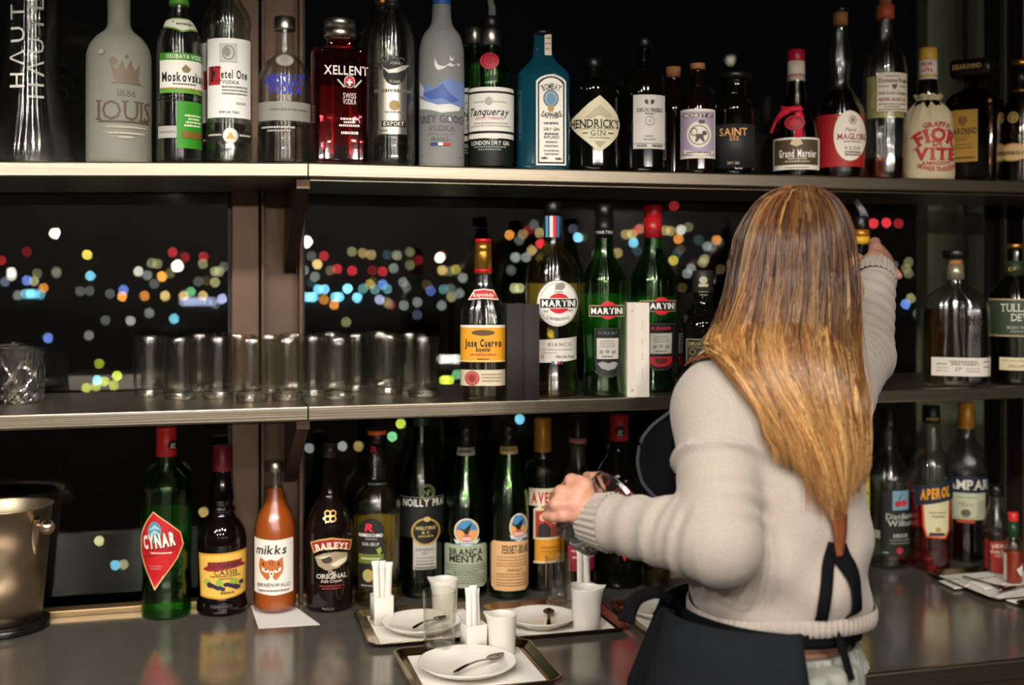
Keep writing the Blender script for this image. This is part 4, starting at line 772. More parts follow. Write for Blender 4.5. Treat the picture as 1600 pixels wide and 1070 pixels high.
b.lab('front_label', [('p', [(313, 863), (384, 860), (384, 930), (348, 936), (315, 933)], 'c8922c'), ('p', [(315, 866), (382, 863), (382, 928), (348, 933), (317, 930)], 'e0b450')], [('p', [(319, 888), (326, 882), (326, 876), (376, 874), (376, 880), (382, 886), (374, 886), (350, 889), (327, 891)], '8a2028'), ('t', 'CUSENIER', 351, 881, 7, 46, '2a2420', dict(bold=.02, serif=True)), ('t', 'CASSIS', 352, 893, 7, 34, '2a1c14', dict(serif=True, bold=.02)), ('m', 330, 374, 899, 2.5, '6a5424'), ('m', 342, 362, 903, 2, '6a5424'), ('e', 343, 909, 5, 6, '8aa83c'), ('e', 364, 908, 6, 5, '8aa83c'), ('e', 326, 908, 5, 5, '9ab048')] + [('e', 329 + (i * 37 % 48), 911 + (i * 5 % 9), 3.4, 3.2, '282440') for i in range(15)] + [('m', 345, 364, 925, 3, '6a5424')])
b.lab('embossing', [], [('m', 330, 362, 947, 5, '1c1416')], y=947)
b = B('juice_bottle', 'orange juice mixer bottle with white cat label and silver screw cap', 'bottle', 430, [(735, 11), (756, 11.5), (770, 14), (784, 16.5), (800, 24), (816, 30), (832, 32.5), (846, 33), (952, 33), (961, 31)], clear, 'cnt')
b.ring('cap', [(720, 11), (721, 12), (735, 12.4), (736, 12)], silver, knurl=.02); b.liq(762, pm('orange_juice', '9a4a14', .3), .95)
b.lab('front_label', [('p', [(399, 838), (428, 841), (457, 839), (457, 926), (428, 929), (399, 925)], 'e0dcd2')], [('t', 'mikks', 425, 856, 14, 44, '1c1814', dict(bold=.02, italic=.15)),
     ('p', [(408, 868), (416, 874), (424, 871), (432, 874), (441, 868), (442, 884), (441, 892), (434, 902), (430, 905), (424, 896), (419, 905), (414, 901), (408, 892), (406, 882)], 'b8642c'), ('p', [(410, 884), (421, 889), (419, 893), (411, 890)], 'ece4d8'), ('p', [(439, 884), (428, 889), (430, 893), (438, 890)], 'ece4d8'), ('e', 416, 888, 1.6, 1.6, '1c1814'), ('e', 433, 888, 1.6, 1.6, '1c1814'), ('p', [(421, 890), (428, 890), (427, 898), (422, 898)], 'ece4d8'), ('e', 424.5, 894, 2, 1.5, '2a1c14'), ('r', 412, 876, 414, 881, '3a2414'), ('r', 434, 876, 436, 881, '3a2414'), ('r', 422, 874, 423, 880, '3a2414'), ('r', 426, 874, 427, 880, '3a2414'),
      ('t', 'BIRNENWALD', 428, 912, 6, 46, '2a2622', dict(sp=.25)), ('m', 406, 450, 921, 2.5, '6a665c'), ('r', 450, 847, 454, 848, 'a8a49c')])
b = B('liqueur_bottle', 'brown cream liqueur bottle with red arched name band and landscape label', 'bottle', 515, [(706, 11), (740, 12), (760, 13), (774, 15), (788, 22), (804, 30), (820, 35), (836, 36.5), (948, 36), (958, 35)], pm('cream_liqueur_glass', '120a07', .07, spec=.6), 'cnt')
b.ring('cap', [(694, 11.5), (695, 12.5), (713, 13), (714, 12)], pm('bronze_cap', '3a2c22', .35, .5)); b.ring('cap_top', [(693, 9), (694.5, 12)], gold)
bg = '*c8a058'
b.lab('emblem', [], [('o', 512, 800, 5, 5, 1.8, bg), ('o', 520, 800, 5, 5, 1.8, bg), ('o', 512, 808, 5, 5, 1.8, bg), ('o', 520, 808, 5, 5, 1.8, bg)], y=804)
b.lab('front_label', [('p', [(486, 846), (500, 840), (518, 837), (536, 841), (549, 846), (546, 862), (532, 856), (516, 854), (502, 857), (491, 863)], 'c8a058'), ('p', [(488, 847), (501, 842), (518, 839.5), (536, 843), (547, 847), (544.5, 860), (532, 854), (516, 851.5), (502, 854.5), (492, 860)], '8f1c1e'), ('p', [(493, 868), (506, 862), (524, 860), (542, 864), (541, 876), (528, 886), (510, 889), (498, 882)], '9a8a6c')], [('t', 'BAILEYS', 518, 850, 10, 48, 'e8dcc8', dict(serif=True, bold=.03, k=.012)), ('e', 511, 872, 8, 6, '3a3428'), ('p', [(516, 880), (530, 872), (541, 870), (538, 878), (524, 884)], 'd8ccb4'), ('p', [(494, 870), (508, 866), (520, 864), (506, 870)], 'd0c8b0'), ('t', 'The', 518, 892, 6, 12, 'd8c8a8', dict(italic=.4)), ('t', 'ORIGINAL', 518, 898.5, 7, 44, 'e0d8c8', dict(serif=True)), ('t', 'Irish Cream', 518, 906, 5, 30, 'd8c8a8', dict(italic=.3)), ('m', 500, 536, 914, 2, '8a2c2c'), ('m', 504, 532, 918, 2, '8a2c2c')], y=860)
b = B('syrup_bottle', 'clear bar syrup bottle with black neck sleeve and orange cap ring', 'bottle', 589, [(688, 12), (752, 15), (760, 20), (770, 29), (782, 35), (796, 37), (812, 36), (930, 36), (942, 37), (950, 36)], clear, 'cnt')
b.ring('cap', [(668, 12), (669, 14), (690, 14.5), (691, 14)], blackp); b.ring('cap_ring', [(671, 14.3), (678, 14.6)], pm('orange_ring', 'd85a24', .4)); b.ring('neck_sleeve', [(690, 13), (753, 15.8)], pm('black_sleeve', '141212', .45)); b.ring('collar', [(752, 15.8), (759, 17.5)], blackp); b.liq(790, liqY); b.back(562, 620, 815, 915, 'c8c49a')
b.lab('neck_print', [], [('t', 'R', 585, 701, 10, 10, 'd02448', dict(bold=.02)), ('t', 'Riemerschmid', 585, 728, 5.5, 40, 'd8d4cc', dict(rot=math.pi / 2)), ('t', 'BAR IN GERMANY', 589, 756, 3, 26, 'b8b4ac')], y=730, R=16, rf=lambda y: 13 + (y - 690) * .046 + .4)
b.lab('front_label', [('p', arch(561, 600, 807, 920, 14), '1a1716')], [('t', 'R', 578, 822, 12, 13, 'd02440', dict(bold=.03, italic=.2)), ('t', 'RIEMERSCHMID', 580, 834, 5, 36, 'e4e0d8', dict(bold=.015)), ('m', 572, 590, 840, 1.5, 'a8a49c'), ('t', 'BAR-SIRUP', 580, 848, 5, 25, 'c8c4bc'), ('r', 562, 864, 599, 879, '5f6a2a'), ('m', 566, 594, 871, 3, 'b8bc8a'), ('p', [(588, 856), (594, 852), (596, 858), (592, 866)], '8a9a34'), ('e', 576, 898, 8, 10, 'a89a58'), ('e', 590, 900, 7, 9, '98a04c'), ('m', 566, 596, 914, 2, 'a8a49c')])
b = B('vermouth_bottle', 'long dark green vermouth bottle with black label, cap hidden by the shelf', 'bottle', 658, [(658, 11), (690, 14), (708, 19), (726, 26), (746, 32), (768, 34.5), (790, 35.5), (928, 35), (936, 34)], dgreen, 'cnt')
b.liq(764, thin('dark_olive_spirit', (.2, .24, .03), .05, .6, .03)); b.ring('cap', [(640, 12.5), (662, 13.5), (664, 12.5)], pm('green_cap_dark', '1c3a24', .4))
b.lab('band', [('r', 623, 774, 693, 791, '0d0e0c')], [('t', 'NOILLY PRAT', 662, 783, 11, 62, 'e0dcd0', dict(bold=.015, cond=.75)), ('r', 624, 774, 692, 774.8, '8a8a80')], y=783)
b.lab('monogram', [], [('o', 667, 767, 12, 13, 2, '6f7a50'), ('o', 667, 767, 9, 10, 1, '8a9464'), ('t', 'NP', 667, 767, 10, 11, '8a9464')], y=767)
b.lab('front_label', [('r', 623, 791, 693, 838, '10110e'), ('r', 646, 838, 681, 889, 'a8a49c')], [('e', 665, 829, 22, 22, '*b89a58'), ('e', 665, 829, 19, 19, '17150f'), ('t', 'NOILLY PRAT', 665, 823, 5, 30, 'd0b878', dict(bold=.02)), ('t', '& C', 665, 830, 4.5, 12, 'd0b878'), ('m', 654, 676, 836, 2, 'b09858'), ('e', 667, 809, 5, 4, '*d0b878'), ('t', 'ORIGINAL', 664, 857, 4.5, 28, '3a3834', dict(sp=.3)), ('t', 'DRY', 664, 863, 3.5, 10, '55524c'), ('m', 650, 677, 870, 1.5, '77746c'), ('m', 650, 677, 875, 1.5, '77746c'), ('m', 650, 677, 880, 2, '55524c'), ('r', 648, 884, 679, 887, '6a665c')])
def bird_bottle(cx, ytop, yb, lbl, R_, lx0, lx1, ly0, ly1, paper, title, disc, capcol, band):
    b = B('liqueur_bottle', lbl, 'bottle', cx, [(ytop + 40, 13), (ytop + 60, 16), (ytop + 84, 22), (ytop + 106, 28), (ytop + 128, R_ - .5), (ytop + 150, R_), (yb - 10, R_), (yb, R_ - 1.5)], green, 'cnt')
    b.ring('cap', [(ytop, 12), (ytop + 1, 13), (ytop + 14, 13), (ytop + 15, 12), (ytop + 17, 13.2), (ytop + 33, 13.6)], blackp, knurl=.012); b.ring('neck_band', [(ytop + 33, 13.7), (ytop + 46, 14.6)], pm(band, band[-6:], .5)); b.liq(ytop + 118, liqG if 'Menta' in title or 'MENTA' in title else thin('dark_green_spirit', (.2, .4, .08), .05, .6, .03))
    b.lab('neck_print', [], [('m', cx - 9, cx + 9, ytop + 39, 5, '55503c')], y=ytop + 40, R=14.4, rf=lambda y: 14.6)
    ro = 2
    b.lab('front_label', [('p', [(lx0 + 4, ly0), (lx1 - 4, ly0), (lx1, ly0 + 4), (lx1, ly1 - 6), (lx1 - 5, ly1), (lx0 + 5, ly1), (lx0, ly1 - 6), (lx0, ly0 + 4)], paper)], title)
    x, y, rx, ry = disc
    b.lab('eagle_medallion', [('e', x, y, rx, ry, 'd8d4c8'), ('e', x, y, rx - 1.5, ry - 1.5, 'd89a58')], [('p', [(x - rx + 3, y - 2), (x - rx + 5, y - 9), (x - 6, y - ry + 3), (x + 6, y - ry + 3), (x + rx - 5, y - 9), (x + rx - 3, y - 2)], '3f86b0'), ('p', [(x - 12, y - 7), (x - 4, y - 3), (x + 8, y - 14), (x + 4, y), (x + 2, y + 5), (x - 3, y + 4), (x - 5, y)], '1c1a1c'), ('e', x, y + 11, 8, 6, 'b84a44'), ('r', x - 7, y + 9, x + 7, y + 10.5, 'ece4dc'), ('r', x - 7, y + 12, x + 7, y + 13.5, 'ece4dc'), ('p', [(x - rx, y + 12), (x - 8, y + 16), (x + 8, y + 16), (x + rx, y + 12), (x + rx - 3, y + 19), (x, y + 23), (x - rx + 3, y + 19)], 'c4d0d4'), ('m', x - 12, x + 12, y + 19, 2.5, '4a7a90')], y=y)
    return b
tx = [('m', 699, 757, y, 1.5, '55604c') for y in (882, 886, 890, 898, 902, 906, 910)]
bird_bottle(728, 664, 936, 'green herbal liqueur bottle with grey-green label under an eagle medallion', 33.5, 695, 760, 849, 918, '9aa48a', [('t', 'BRANCA', 728, 861, 10, 50, '161a12', dict(serif=True, bold=.025)), ('t', 'MENTA', 728, 872, 10, 50, '161a12', dict(serif=True, bold=.025)), ('t', 'BRANCAMENTA', 728, 894, 4, 36, '2a3024')] + tx, (729, 828, 19, 21), '', 'band_b4b4ac')
tx = [('m', 777, 822, y, 1.5, '8a6440') for y in (869, 874, 879, 883, 896, 900, 905, 910, 914)]
bird_bottle(795, 662, 938, 'green bitter bottle with tan label and eagle medallion', 31, 768, 825, 844, 923, 'd2a674', [('t', 'FERNET-BRANCA', 806, 857, 12, 42, '1c140c', dict(serif=True, bold=.02, cond=.6)), ('t', 'FERNET', 804, 890, 4, 22, '4a3420', dict(italic=.3))] + tx, (810, 821, 14, 21), '', 'band_c4a468')
b = B('liqueur_bottle', 'round amaro bottle with gold cap and red and yellow picture label', 'bottle', 848, [(700, 13), (716, 14), (722, 22), (730, 28), (742, 29), (756, 29), (776, 28.5), (912, 28), (925, 27)], thin('brownish_clear', (.8, .75, .62), .11, .95, .06), 'cnt')
b.ring('cap', [(651, 12), (652, 13), (704, 13.5), (705, 13)], goldpaper, knurl=.01); b.liq(752, liqDk)
b.lab('name_label', [('r', 827, 760, 876, 788, 'd8ccb4')], [('t', 'AVERNA', 855, 775, 16, 48, 'b01c28', dict(bold=.045, cond=.75))])
b.lab('front_label', [('p', [(834, 793), (842, 788), (872, 786), (878, 792), (878, 840), (834, 840)], 'd8c8a4'), ('r', 836, 840, 876, 876, 'c88a24'), ('r', 834, 838, 877, 841, 'd8c8a4'), ('r', 834, 876, 877, 879, 'd8c8a4')], [('p', [(837, 796), (874, 792), (875, 838), (837, 838)], 'a03428'), ('e', 848, 806, 5, 6, 'd8a888'), ('p', [(840, 838), (842, 818), (852, 814), (860, 822), (860, 838)], '2a1c1c'), ('e', 866, 812, 4, 5, 'd8a888'), ('p', [(860, 838), (862, 820), (872, 820), (873, 838)], '6a3c2c'), ('p', [(846, 788), (856, 784), (868, 786), (868, 790), (846, 792)], '9a8440'), ('m', 846, 870, 854, 3, 'a8601c'), ('m', 846, 870, 860, 2, 'a8601c')], y=830)
b = B('liqueur_bottle', 'clear bottle with black cap and pink neck band behind the raised glass', 'bottle', 903, [(690, 12.5), (724, 14), (734, 18), (742, 25), (752, 25), (768, 26), (920, 26), (933, 25)], clear2, 'cnt')
b.ring('cap', [(648, 11.5), (649, 12.5), (682, 13), (695, 13.8), (696, 13)], blackp); b.ring('neck_band', [(683, 13.6), (691, 14)], pm('pink_band', 'b8746a', .5)); b.liq(752, liqDk)
b.lab('front_label', [('r', 888, 850, 933, 892, '8f1c30')], [('m', 893, 928, 860, 3, 'd8b8a8'), ('m', 893, 928, 870, 3, 'd8b8a8')])
b = B('aperitif_bottle', 'dark bitter bottle with red cap and red kite label, just behind the apron bib', 'bottle', 967, [(686, 13.5), (700, 14.5), (712, 19), (726, 28), (740, 35), (750, 37), (766, 38), (860, 37), (868, 35), (880, 37), (915, 37), (922, 36)], pm('dark_bitter_glass', '0a0c07', .05, 0, .25, 1.4, .6), 'cnt')
b.ring('cap', [(646, 13), (647, 13.8), (687, 14.6), (688, 14)], pm('bright_red_cap', 'c41c24', .4))
b.lab('cap_print', [], [('e', 969, 671, 8, 9, '1c1012'), ('t', 'g', 969, 671, 9, 8, 'e8dcd8', dict(bold=.02))], y=670, R=14.5, rf=lambda y: 14.8)
b.lab('kite_label', [('p', [(978, 756), (990, 770), (1001, 790), (1004, 808), (996, 830), (985, 850), (976, 876), (962, 850), (954, 820), (956, 790)], 'b8141c')], [('m', 962, 996, 810, 8, 'e4d8c8')], y=815)
b = B('liqueur_bottle', 'short clear bottle tucked behind the sleeve on the counter', 'bottle', 1026, [(740, 10), (780, 12), (800, 18), (820, 22), (840, 23), (914, 22), (924, 21)], clear2, 'cnt')
b.ring('cap', [(722, 11), (742, 12)], gold); b.liq(850, liqO); b.lab('front_label', [('r', 1000, 850, 1040, 880, '9a8a4c')], [('m', 1004, 1036, 860, 2, '5a4c24')])
b = B('spirit_bottle', 'clear cut-glass bottle peeking out beside the sweater hem', 'bottle', 1342, [(640, 9), (700, 11), (730, 15), (770, 17), (895, 17), (903, 16)], clear2, 'cnt')
b.ring('cap', [(632, 11), (660, 12)], blackp); b.liq(820, liqY)
b.lab('name_label', [('r', 1330, 745, 1358, 805, 'c8b848')], [('m', 1338, 1356, 770, 3, '5a5020')])
b = B('spirit_bottle', 'clear kirsch bottle with printed cherries and black cap', 'bottle', 1388, [(670, 12.5), (700, 13), (712, 18), (726, 27), (738, 33), (750, 35.5), (764, 33), (872, 33), (884, 33), (892, 31)], clear2, 'cnt')
b.ring('cap', [(636, 11), (637, 12), (654, 12), (656, 13.2), (671, 13.6), (672, 13)], blackp); b.liq(742, water)
b.lab('front_print', [('r', 1377, 765, 1421, 870, '11160f')], [('r', 1394, 765, 1417, 796, '6f94a8'), ('e', 1402, 786, 5, 5, 'a82430'), ('e', 1410, 785, 5, 5, 'b83440'), ('p', [(1402, 780), (1408, 768), (1409, 769), (1404, 781)], '3a5a2c'), ('t', 'Distillerie', 1403, 806, 9, 36, 'c8ccc0', dict(serif=True, cond=.8)), ('t', 'Willisau', 1404, 817, 9, 34, 'c8ccc0', dict(serif=True, cond=.8)), ('t', 'KIRSCH', 1405, 837, 5.5, 19, 'd0d0c4', dict(serif=True)), ('m', 1390, 1418, 844, 2, '77806c'), ('m', 1390, 1418, 849, 2, '77806c'), ('e', 1404, 861, 4.5, 5.5, 'a82430'), ('m', 1380, 1388, 864, 2, 'a8aca0')])
b.lab('tax_strip', [('r', 1360, 830, 1376, 843, 'a8a898')])
b = B('aperitif_bottle', 'orange red aperitif bottle with slanted navy name band', 'bottle', 1455, [(662, 13), (690, 15.5), (702, 16), (708, 20), (716, 27), (726, 31.5), (742, 32), (884, 31), (896, 30)], clear, 'cnt')
b.ring('cap', [(632, 12), (633, 13), (659, 14), (660, 13.5)], pm('navy_cap', '10121c', .4)); b.liq(775, liqR); b.back(1424, 1484, 775, 836)
b.lab('cap_print', [], [('t', 'APEROL', 1457, 653, 4, 18, 'd0a040', dict(italic=.3, bold=.03))], y=653, R=14, rf=lambda y: 14.2)
b.lab('name_band', [('p', [(1430, 760), (1486, 746), (1486, 778), (1432, 791)], '1c2434')], [('t', 'APEROL', 1462, 769, 15, 46, 'e09a24', dict(bold=.05, rot=.16, italic=.2, cond=.8))], y=768, extra=.0006)
b.lab('front_label', [('p', [(1441, 788), (1482, 778), (1481, 830), (1476, 842), (1448, 840), (1443, 824)], 'c84a20'), ('p', [(1444, 789), (1480, 780), (1479, 828), (1474, 839), (1450, 837), (1446, 822)], 'cfc6a0')], [('m', 1452, 1476, 800, 2, '77704c'), ('m', 1456, 1474, 806, 3, '77704c'), ('e', 1465, 827, 4, 4, 'a8863c'), ('r', 1452, 832, 1474, 837, '1c2434')])
b = B('aperitif_bottle', 'tall clear-topped bitter bottle with cream label, navy band and gold cap', 'bottle', 1509, [(664, 12), (680, 12.5), (690, 17), (700, 24), (712, 29.5), (726, 32), (742, 31), (872, 30.5), (881, 29)], clear2, 'cnt')
b.ring('cap', [(627, 11), (628, 12), (668, 12.6), (669, 12)], goldpaper, knurl=.01); b.liq(742, thin('dark_crimson_spirit', (.25, .02, .02), .05, .6, .03))
b.lab('name_band', [('r', 1478, 742, 1541, 769, '141a28')], [('t', 'CAMPARI', 1509, 756, 15, 62, 'd8d4c8', dict(serif=True, bold=.015))], extra=.0004)
b.lab('front_label', [('r', 1480, 769, 1537, 812, 'b9bca0'), ('r', 1496, 811, 1522, 817, 'a84424')], [('m', 1496, 1524, 776, 2, '8a8c70'), ('t', 'Milano', 1510, 787, 7, 22, '8a7a4c', dict(italic=.4)), ('e', 1509, 801, 7, 6, '5a5a48'), ('m', 1490, 1528, 808, 1.5, '8a8c70')])
b = B('sauce_bottle', 'small sauce bottle with black cap and red shield label', 'bottle', 1556, [(774, 10), (788, 10.5), (798, 13), (810, 17), (822, 19), (836, 19.5), (892, 19), (900, 18)], clear2, 'cnt')
b.ring('cap', [(756, 8), (758, 10), (762, 11.5), (774, 11.5), (775, 10.5)], blackp); b.liq(832, pm('brown_sauce', '2a1410', .3)); b.lab('front_label', [('p', [(1547, 846), (1574, 842), (1574, 890), (1566, 898), (1550, 894)], '9a2c20'), ('r', 1540, 842, 1546, 890, '7a1c18')], [('t', 'HEINZ', 1562, 852, 6, 22, 'e0d0c0', dict(bold=.02, k=.02)), ('t', 'WORCESTER', 1561, 862, 5, 26, 'e0d0c0', dict(bold=.015)), ('t', 'SAUCE', 1562, 868, 4, 14, 'e0d0c0')])
b = B('sauce_bottle', 'tiny hot sauce bottle with red cap and green neck foil on the tray', 'bottle', 1583, [(812, 7.5), (834, 7), (840, 8), (848, 12.5), (858, 14), (908, 14), (916, 13)], clear2, 'cnt')
b.ring('cap', [(799, 6.5), (800, 7.8), (813, 8), (814, 7.5)], pm('tabasco_red', 'c82c28', .4), knurl=.03); b.ring('neck_foil', [(814, 7.9), (839, 8.4)], pm('green_foil', '1f4a30', .4, .4)); b.liq(862, pm('red_sauce', '8a2a10', .3), .95)
b.lab('front_label', [('p', [(1588, 889), (1597, 880), (1597, 905), (1592, 898)], 'd8d0c0'), ('r', 1569.5, 864, 1574, 910, 'c8c0ac')])
# ================================================================ GLASSES, BOOKS, TABLEWARE
gglass = thin('tumbler_glass', (.95, .95, .92), .055, .95, .06, .93)
crystal = pm('cut_crystal', (.98, .98, .97), .0, 0, 1, 1.52)
def frosty(m, fac, rough):      # rough gloss mixed in to brighten the cut facets
    nt = m.node_tree; out = nt.nodes['Material Output']; b_ = nt.nodes['Principled BSDF']; mx = nt.nodes.new('ShaderNodeMixShader'); gl = nt.nodes.new('ShaderNodeBsdfAnisotropic')
    gl.inputs['Roughness'].default_value = rough; mx.inputs[0].default_value = fac
    nt.links.new(b_.outputs[0], mx.inputs[1]); nt.links.new(gl.outputs[0], mx.inputs[2]); nt.links.new(mx.outputs[0], out.inputs[0])
frosty(crystal, .28, .13)
def tumbler_mesh(R, h, name, base=.012, wall=.0016, fac=10, taper=.92):
    n = fac * 6; rings = []
    def ring(r, z, facet):
        out = []
        for j in range(n):
            a = 2 * math.pi * j / n; q = 1 - facet * abs(math.cos(a * fac / 2)) ; out.append((r * q * math.cos(a), r * q * math.sin(a), z))
        return out
    Ro = lambda z: R * (taper + (1 - taper) * z / h)
    rings.append(ring(R * taper * .8, .0006, 0)); rings.append(ring(R * taper * .95, .0, .04))
    rings.append(ring(R * taper * .985, .003, .03)); rings.append(ring(R * taper, .009, .0))
    for z in np.linspace(.012, h - .001, 8): rings.append(ring(Ro(z), z, 0))
    rings.append(ring(Ro(h) - wall * .5, h, 0))
    for z in np.linspace(h - .001, base + .004, 8): rings.append(ring(Ro(z) - wall, z, .05 * min(1, (h - z) / h * 1.6)))
    rings.append(ring(R * .7, base + .002, .12)); rings.append(ring(R * .45, base + .0002, .2)); rings.append(ring(R * .1, base + .001, 0))
    v, f = loft(rings); me = mesh(name, v, f); me.materials.append(gglass); return me
m0 = XD(450, 2.12)[1] / F
tm = tumbler_mesh(26.5 * m0, 94 * m0, 'tumbler')
def base_mesh(R, hb, name):
    n = 56; rings = []
    for r_, z_, k in ((.75, .0012, 0), (.93, .0, .02), (.99, .002, .05), (1.0, hb * .45, .015), (.985, hb, .03), (.8, hb + .0006, .06), (.45, hb - .002, .15), (.08, hb - .0012, 0)):
        rings.append([(R * r_ * (1 - k * abs(math.cos(7 * a))) * math.cos(a), R * r_ * (1 - k * abs(math.cos(7 * a))) * math.sin(a), z_) for a in [2 * math.pi * j / n for j in range(n)]])
    v, f = loft(rings); me = mesh(name, v, f); me.materials.append(crystal); return me
def stand_glass(name, wall, basem, loc, label, group, rz=0, sc_=1):
    r = empty(name, label, 'drinking glass', loc, rz, group); r.scale = (sc_, sc_, sc_)
    link('wall', wall, None, r); link('base', basem, None, r, False)
    return r
tb = base_mesh(26.5 * m0 * .905, .0125, 'base')
rows = [(2.065, (393, 449, 529, 661)), (2.132, (282, 341, 489, 606)), (2.199, (234, 420, 556, 640)), (2.262, (312, 372, 462, 516, 594))]
words_ = ['front', 'second', 'third', 'rear']; ordn = ['first', 'second', 'third', 'fourth', 'fifth']
for ri, (Y, cxs) in enumerate(rows):
    for k, cx in enumerate(cxs):
        X, d = XD(cx, Y)
        stand_glass('tumbler', tm, tb, (X, Y, ZM + .0003), 'plain upright glass tumbler on the middle shelf, %s row, %s from the crystal ones' % (words_[ri], ordn[k]), 'plain tumblers on the middle shelf', rnd.uniform(0, 3))
def crystal_mesh(R, h, name):
    n, nz = 120, 44; rings = []
    def cut(a, t):
        g = 0
        if .03 < t < .24:
            for sg in (1, -1):
                q = ((a * 14 / (2 * math.pi)) + sg * (t - .03) / .21) % 1; g = max(g, 1 - abs(q - .5) * 2 / .45)
        elif .27 < t < .78:
            for sg in (1, -1):
                q = ((a * 7 / (2 * math.pi)) + sg * (t - .27) / .5) % 1; g = max(g, 1 - abs(q - .5) * 2 / .22)
            q = ((a * 14 / (2 * math.pi))) % 1; g = max(g, (1 - abs(q - .5) * 2 / .2) * (1 if t < .6 else .4))
        elif t >= .78 and t < .95:
            q = ((a * 14 / (2 * math.pi))) % 1; g = max(g, (1 - abs(q - .5) * 2 / .5) * .35)
        return max(0, g)
    rings.append([(R * .78 * math.cos(2 * math.pi * j / n), R * .78 * math.sin(2 * math.pi * j / n), .001) for j in range(n)])
    for i in range(nz + 1):
        t = i / nz; z = t * h
        ring = []
        for j in range(n):
            a = 2 * math.pi * j / n; r = R * (.93 + .07 * t) - .0022 * cut(a, t)
            if i == 0: r *= .97
            ring.append((r * math.cos(a), r * math.sin(a), z))
        rings.append(ring)
    for z, w in ((h + .0008, .0012), (h, .0024)): rings.append([((R - w) * math.cos(2 * math.pi * j / n), (R - w) * math.sin(2 * math.pi * j / n), z) for j in range(n)])
    for z in np.linspace(h * .95, .022, 8): rings.append([((R * (.93 + .07 * z / h) - .0042) * math.cos(2 * math.pi * j / n), (R * (.93 + .07 * z / h) - .0042) * math.sin(2 * math.pi * j / n), z) for j in range(n)])
    for r, z in ((R * .6, .0165), (R * .2, .015)): rings.append([(r * math.cos(2 * math.pi * j / n), r * math.sin(2 * math.pi * j / n), z) for j in range(n)])
    v, f = loft(rings); me = mesh(name, v, f); me.materials.append(crystal); return me
CR, CH = .0405, .094
cm = crystal_mesh(CR, CH, 'crystal_tumbler')
p = at_z(27, 633, ZM)
o = link('crystal_tumbler', cm, smooth=False); o.location = (p.x, p.y + CR, ZM + .0003); tag(o, 'cut crystal whisky tumbler standing at the front of the middle shelf', 'drinking glass', 'cut crystal tumblers')
X, d = XD(15, p.y + .135); o = link('crystal_tumbler', cm, smooth=False); o.location = (X, p.y + .135, ZM + .0003); o.rotation_euler[2] = .4; tag(o, 'cut crystal whisky tumbler behind the front crystal one on the shelf', 'drinking glass', 'cut crystal tumblers')
# books standing on the middle shelf
bcl = pm('black_book_cloth', '2b2523', .85, bump=((40, 40, 1400), .8, .0006))
paper = pm('page_edges', 'cfc8b8', .8, bump=((2000, 2, 2), .3, .0003))
def book(x0, x1, y0, depth, label, mat, rot, cat='book'):
    Y = S + .004; a, m = XD(x0, Y)[0], XD(x0, Y)[1] / F; b_ = XD(x1, Y)[0]; W = b_ - a
    z1 = CZ - (y0 - HZ) * XD(x0, Y)[1] / F; H = z1 - ZM
    r = empty('book', label, cat, (a, Y, ZM), math.radians(rot))
    bm = bmesh.new(); box(bm, 0, .0022, 0, depth, 0, H, .0005); box(bm, W - .0022, W, 0, depth, 0, H, .0005); bmo('cover', bm, mat, r)
    sp = []
    for i in range(9):
        t = i / 8; sp.append((W * t, -.0022 * math.sin(math.pi * t)))
    v = [(x_, y_, z_) for z_ in (0, H) for x_, y_ in sp] + [(x_, y_ + .002, z_) for z_ in (0, H) for x_, y_ in sp]
    f = []
    for i in range(8):
        f += [(i, i + 1, 10 + i, 9 + i), (18 + i + 1, 18 + i, 27 + i, 28 + i), (i, 18 + i, 19 + i, i + 1), (9 + i, 10 + i, 28 + i, 27 + i)]
    link('spine', mesh('spine', v, f), mat, r)
    boxo('pages', .0026, W - .0026, .003, depth - .004, .003, H - .003, paper, 0, r)
    return r, W, H
book(792.5, 817, 474, .08, 'black ribbed cloth book next to the yellow tequila label', bcl, -7)
book(818, 842, 475, .08, 'black ribbed cloth book next to the round white vermouth label', bcl, -7)
wcl = pm('white_binder', 'd6cec2', .6)
r = empty('box_file', 'narrow white box file with two rivets between the green vermouth bottles', 'box', tuple(at(982, 620, S + .004)[:2]) + (ZM,), math.radians(-10))
Wb = .0385; Hb = CZ - (473 - HZ) * XD(990, S)[1] / F - ZM
pl = [(0, .012), (.0125, 0), (Wb, .002), (Wb, .05), (0, .05)]
v = [(x_, y_, z_) for z_ in (0, Hb) for x_, y_ in pl]; f = [(4, 3, 2, 1, 0), (5, 6, 7, 8, 9)] + [(i, (i + 1) % 5, (i + 1) % 5 + 5, i + 5) for i in range(5)]
link('body', mesh('body', v, f), wcl, r, False)
for zz in (.012, Hb - .014):
    v, f = lathe([(.0018, 0), (.0016, .0007), (.0004, .0009)], 12)
    o = link('rivet', mesh('rivet', v, f), silver, r); o.location = (.008, .0042, zz); o.rotation_euler = (math.pi / 2, 0, -math.atan2(.012, .0125))
D = Decal(lambda x: x, lambda u, y, l: (.0125 + (Wb - .0125) * u, .002 * u - .0003, y)); D.step = 9
for zz, hh in ((.045, .02), (.075, .014), (.1, .016), (.132, .018)):
    for q in range(4): D.shape(('r', .42 + .02 * (q % 2), zz - hh / 2 + q * hh / 4, .58, zz - hh / 2 + q * hh / 4 + .0012, 'aaa294'))
D.build('embossing', r)
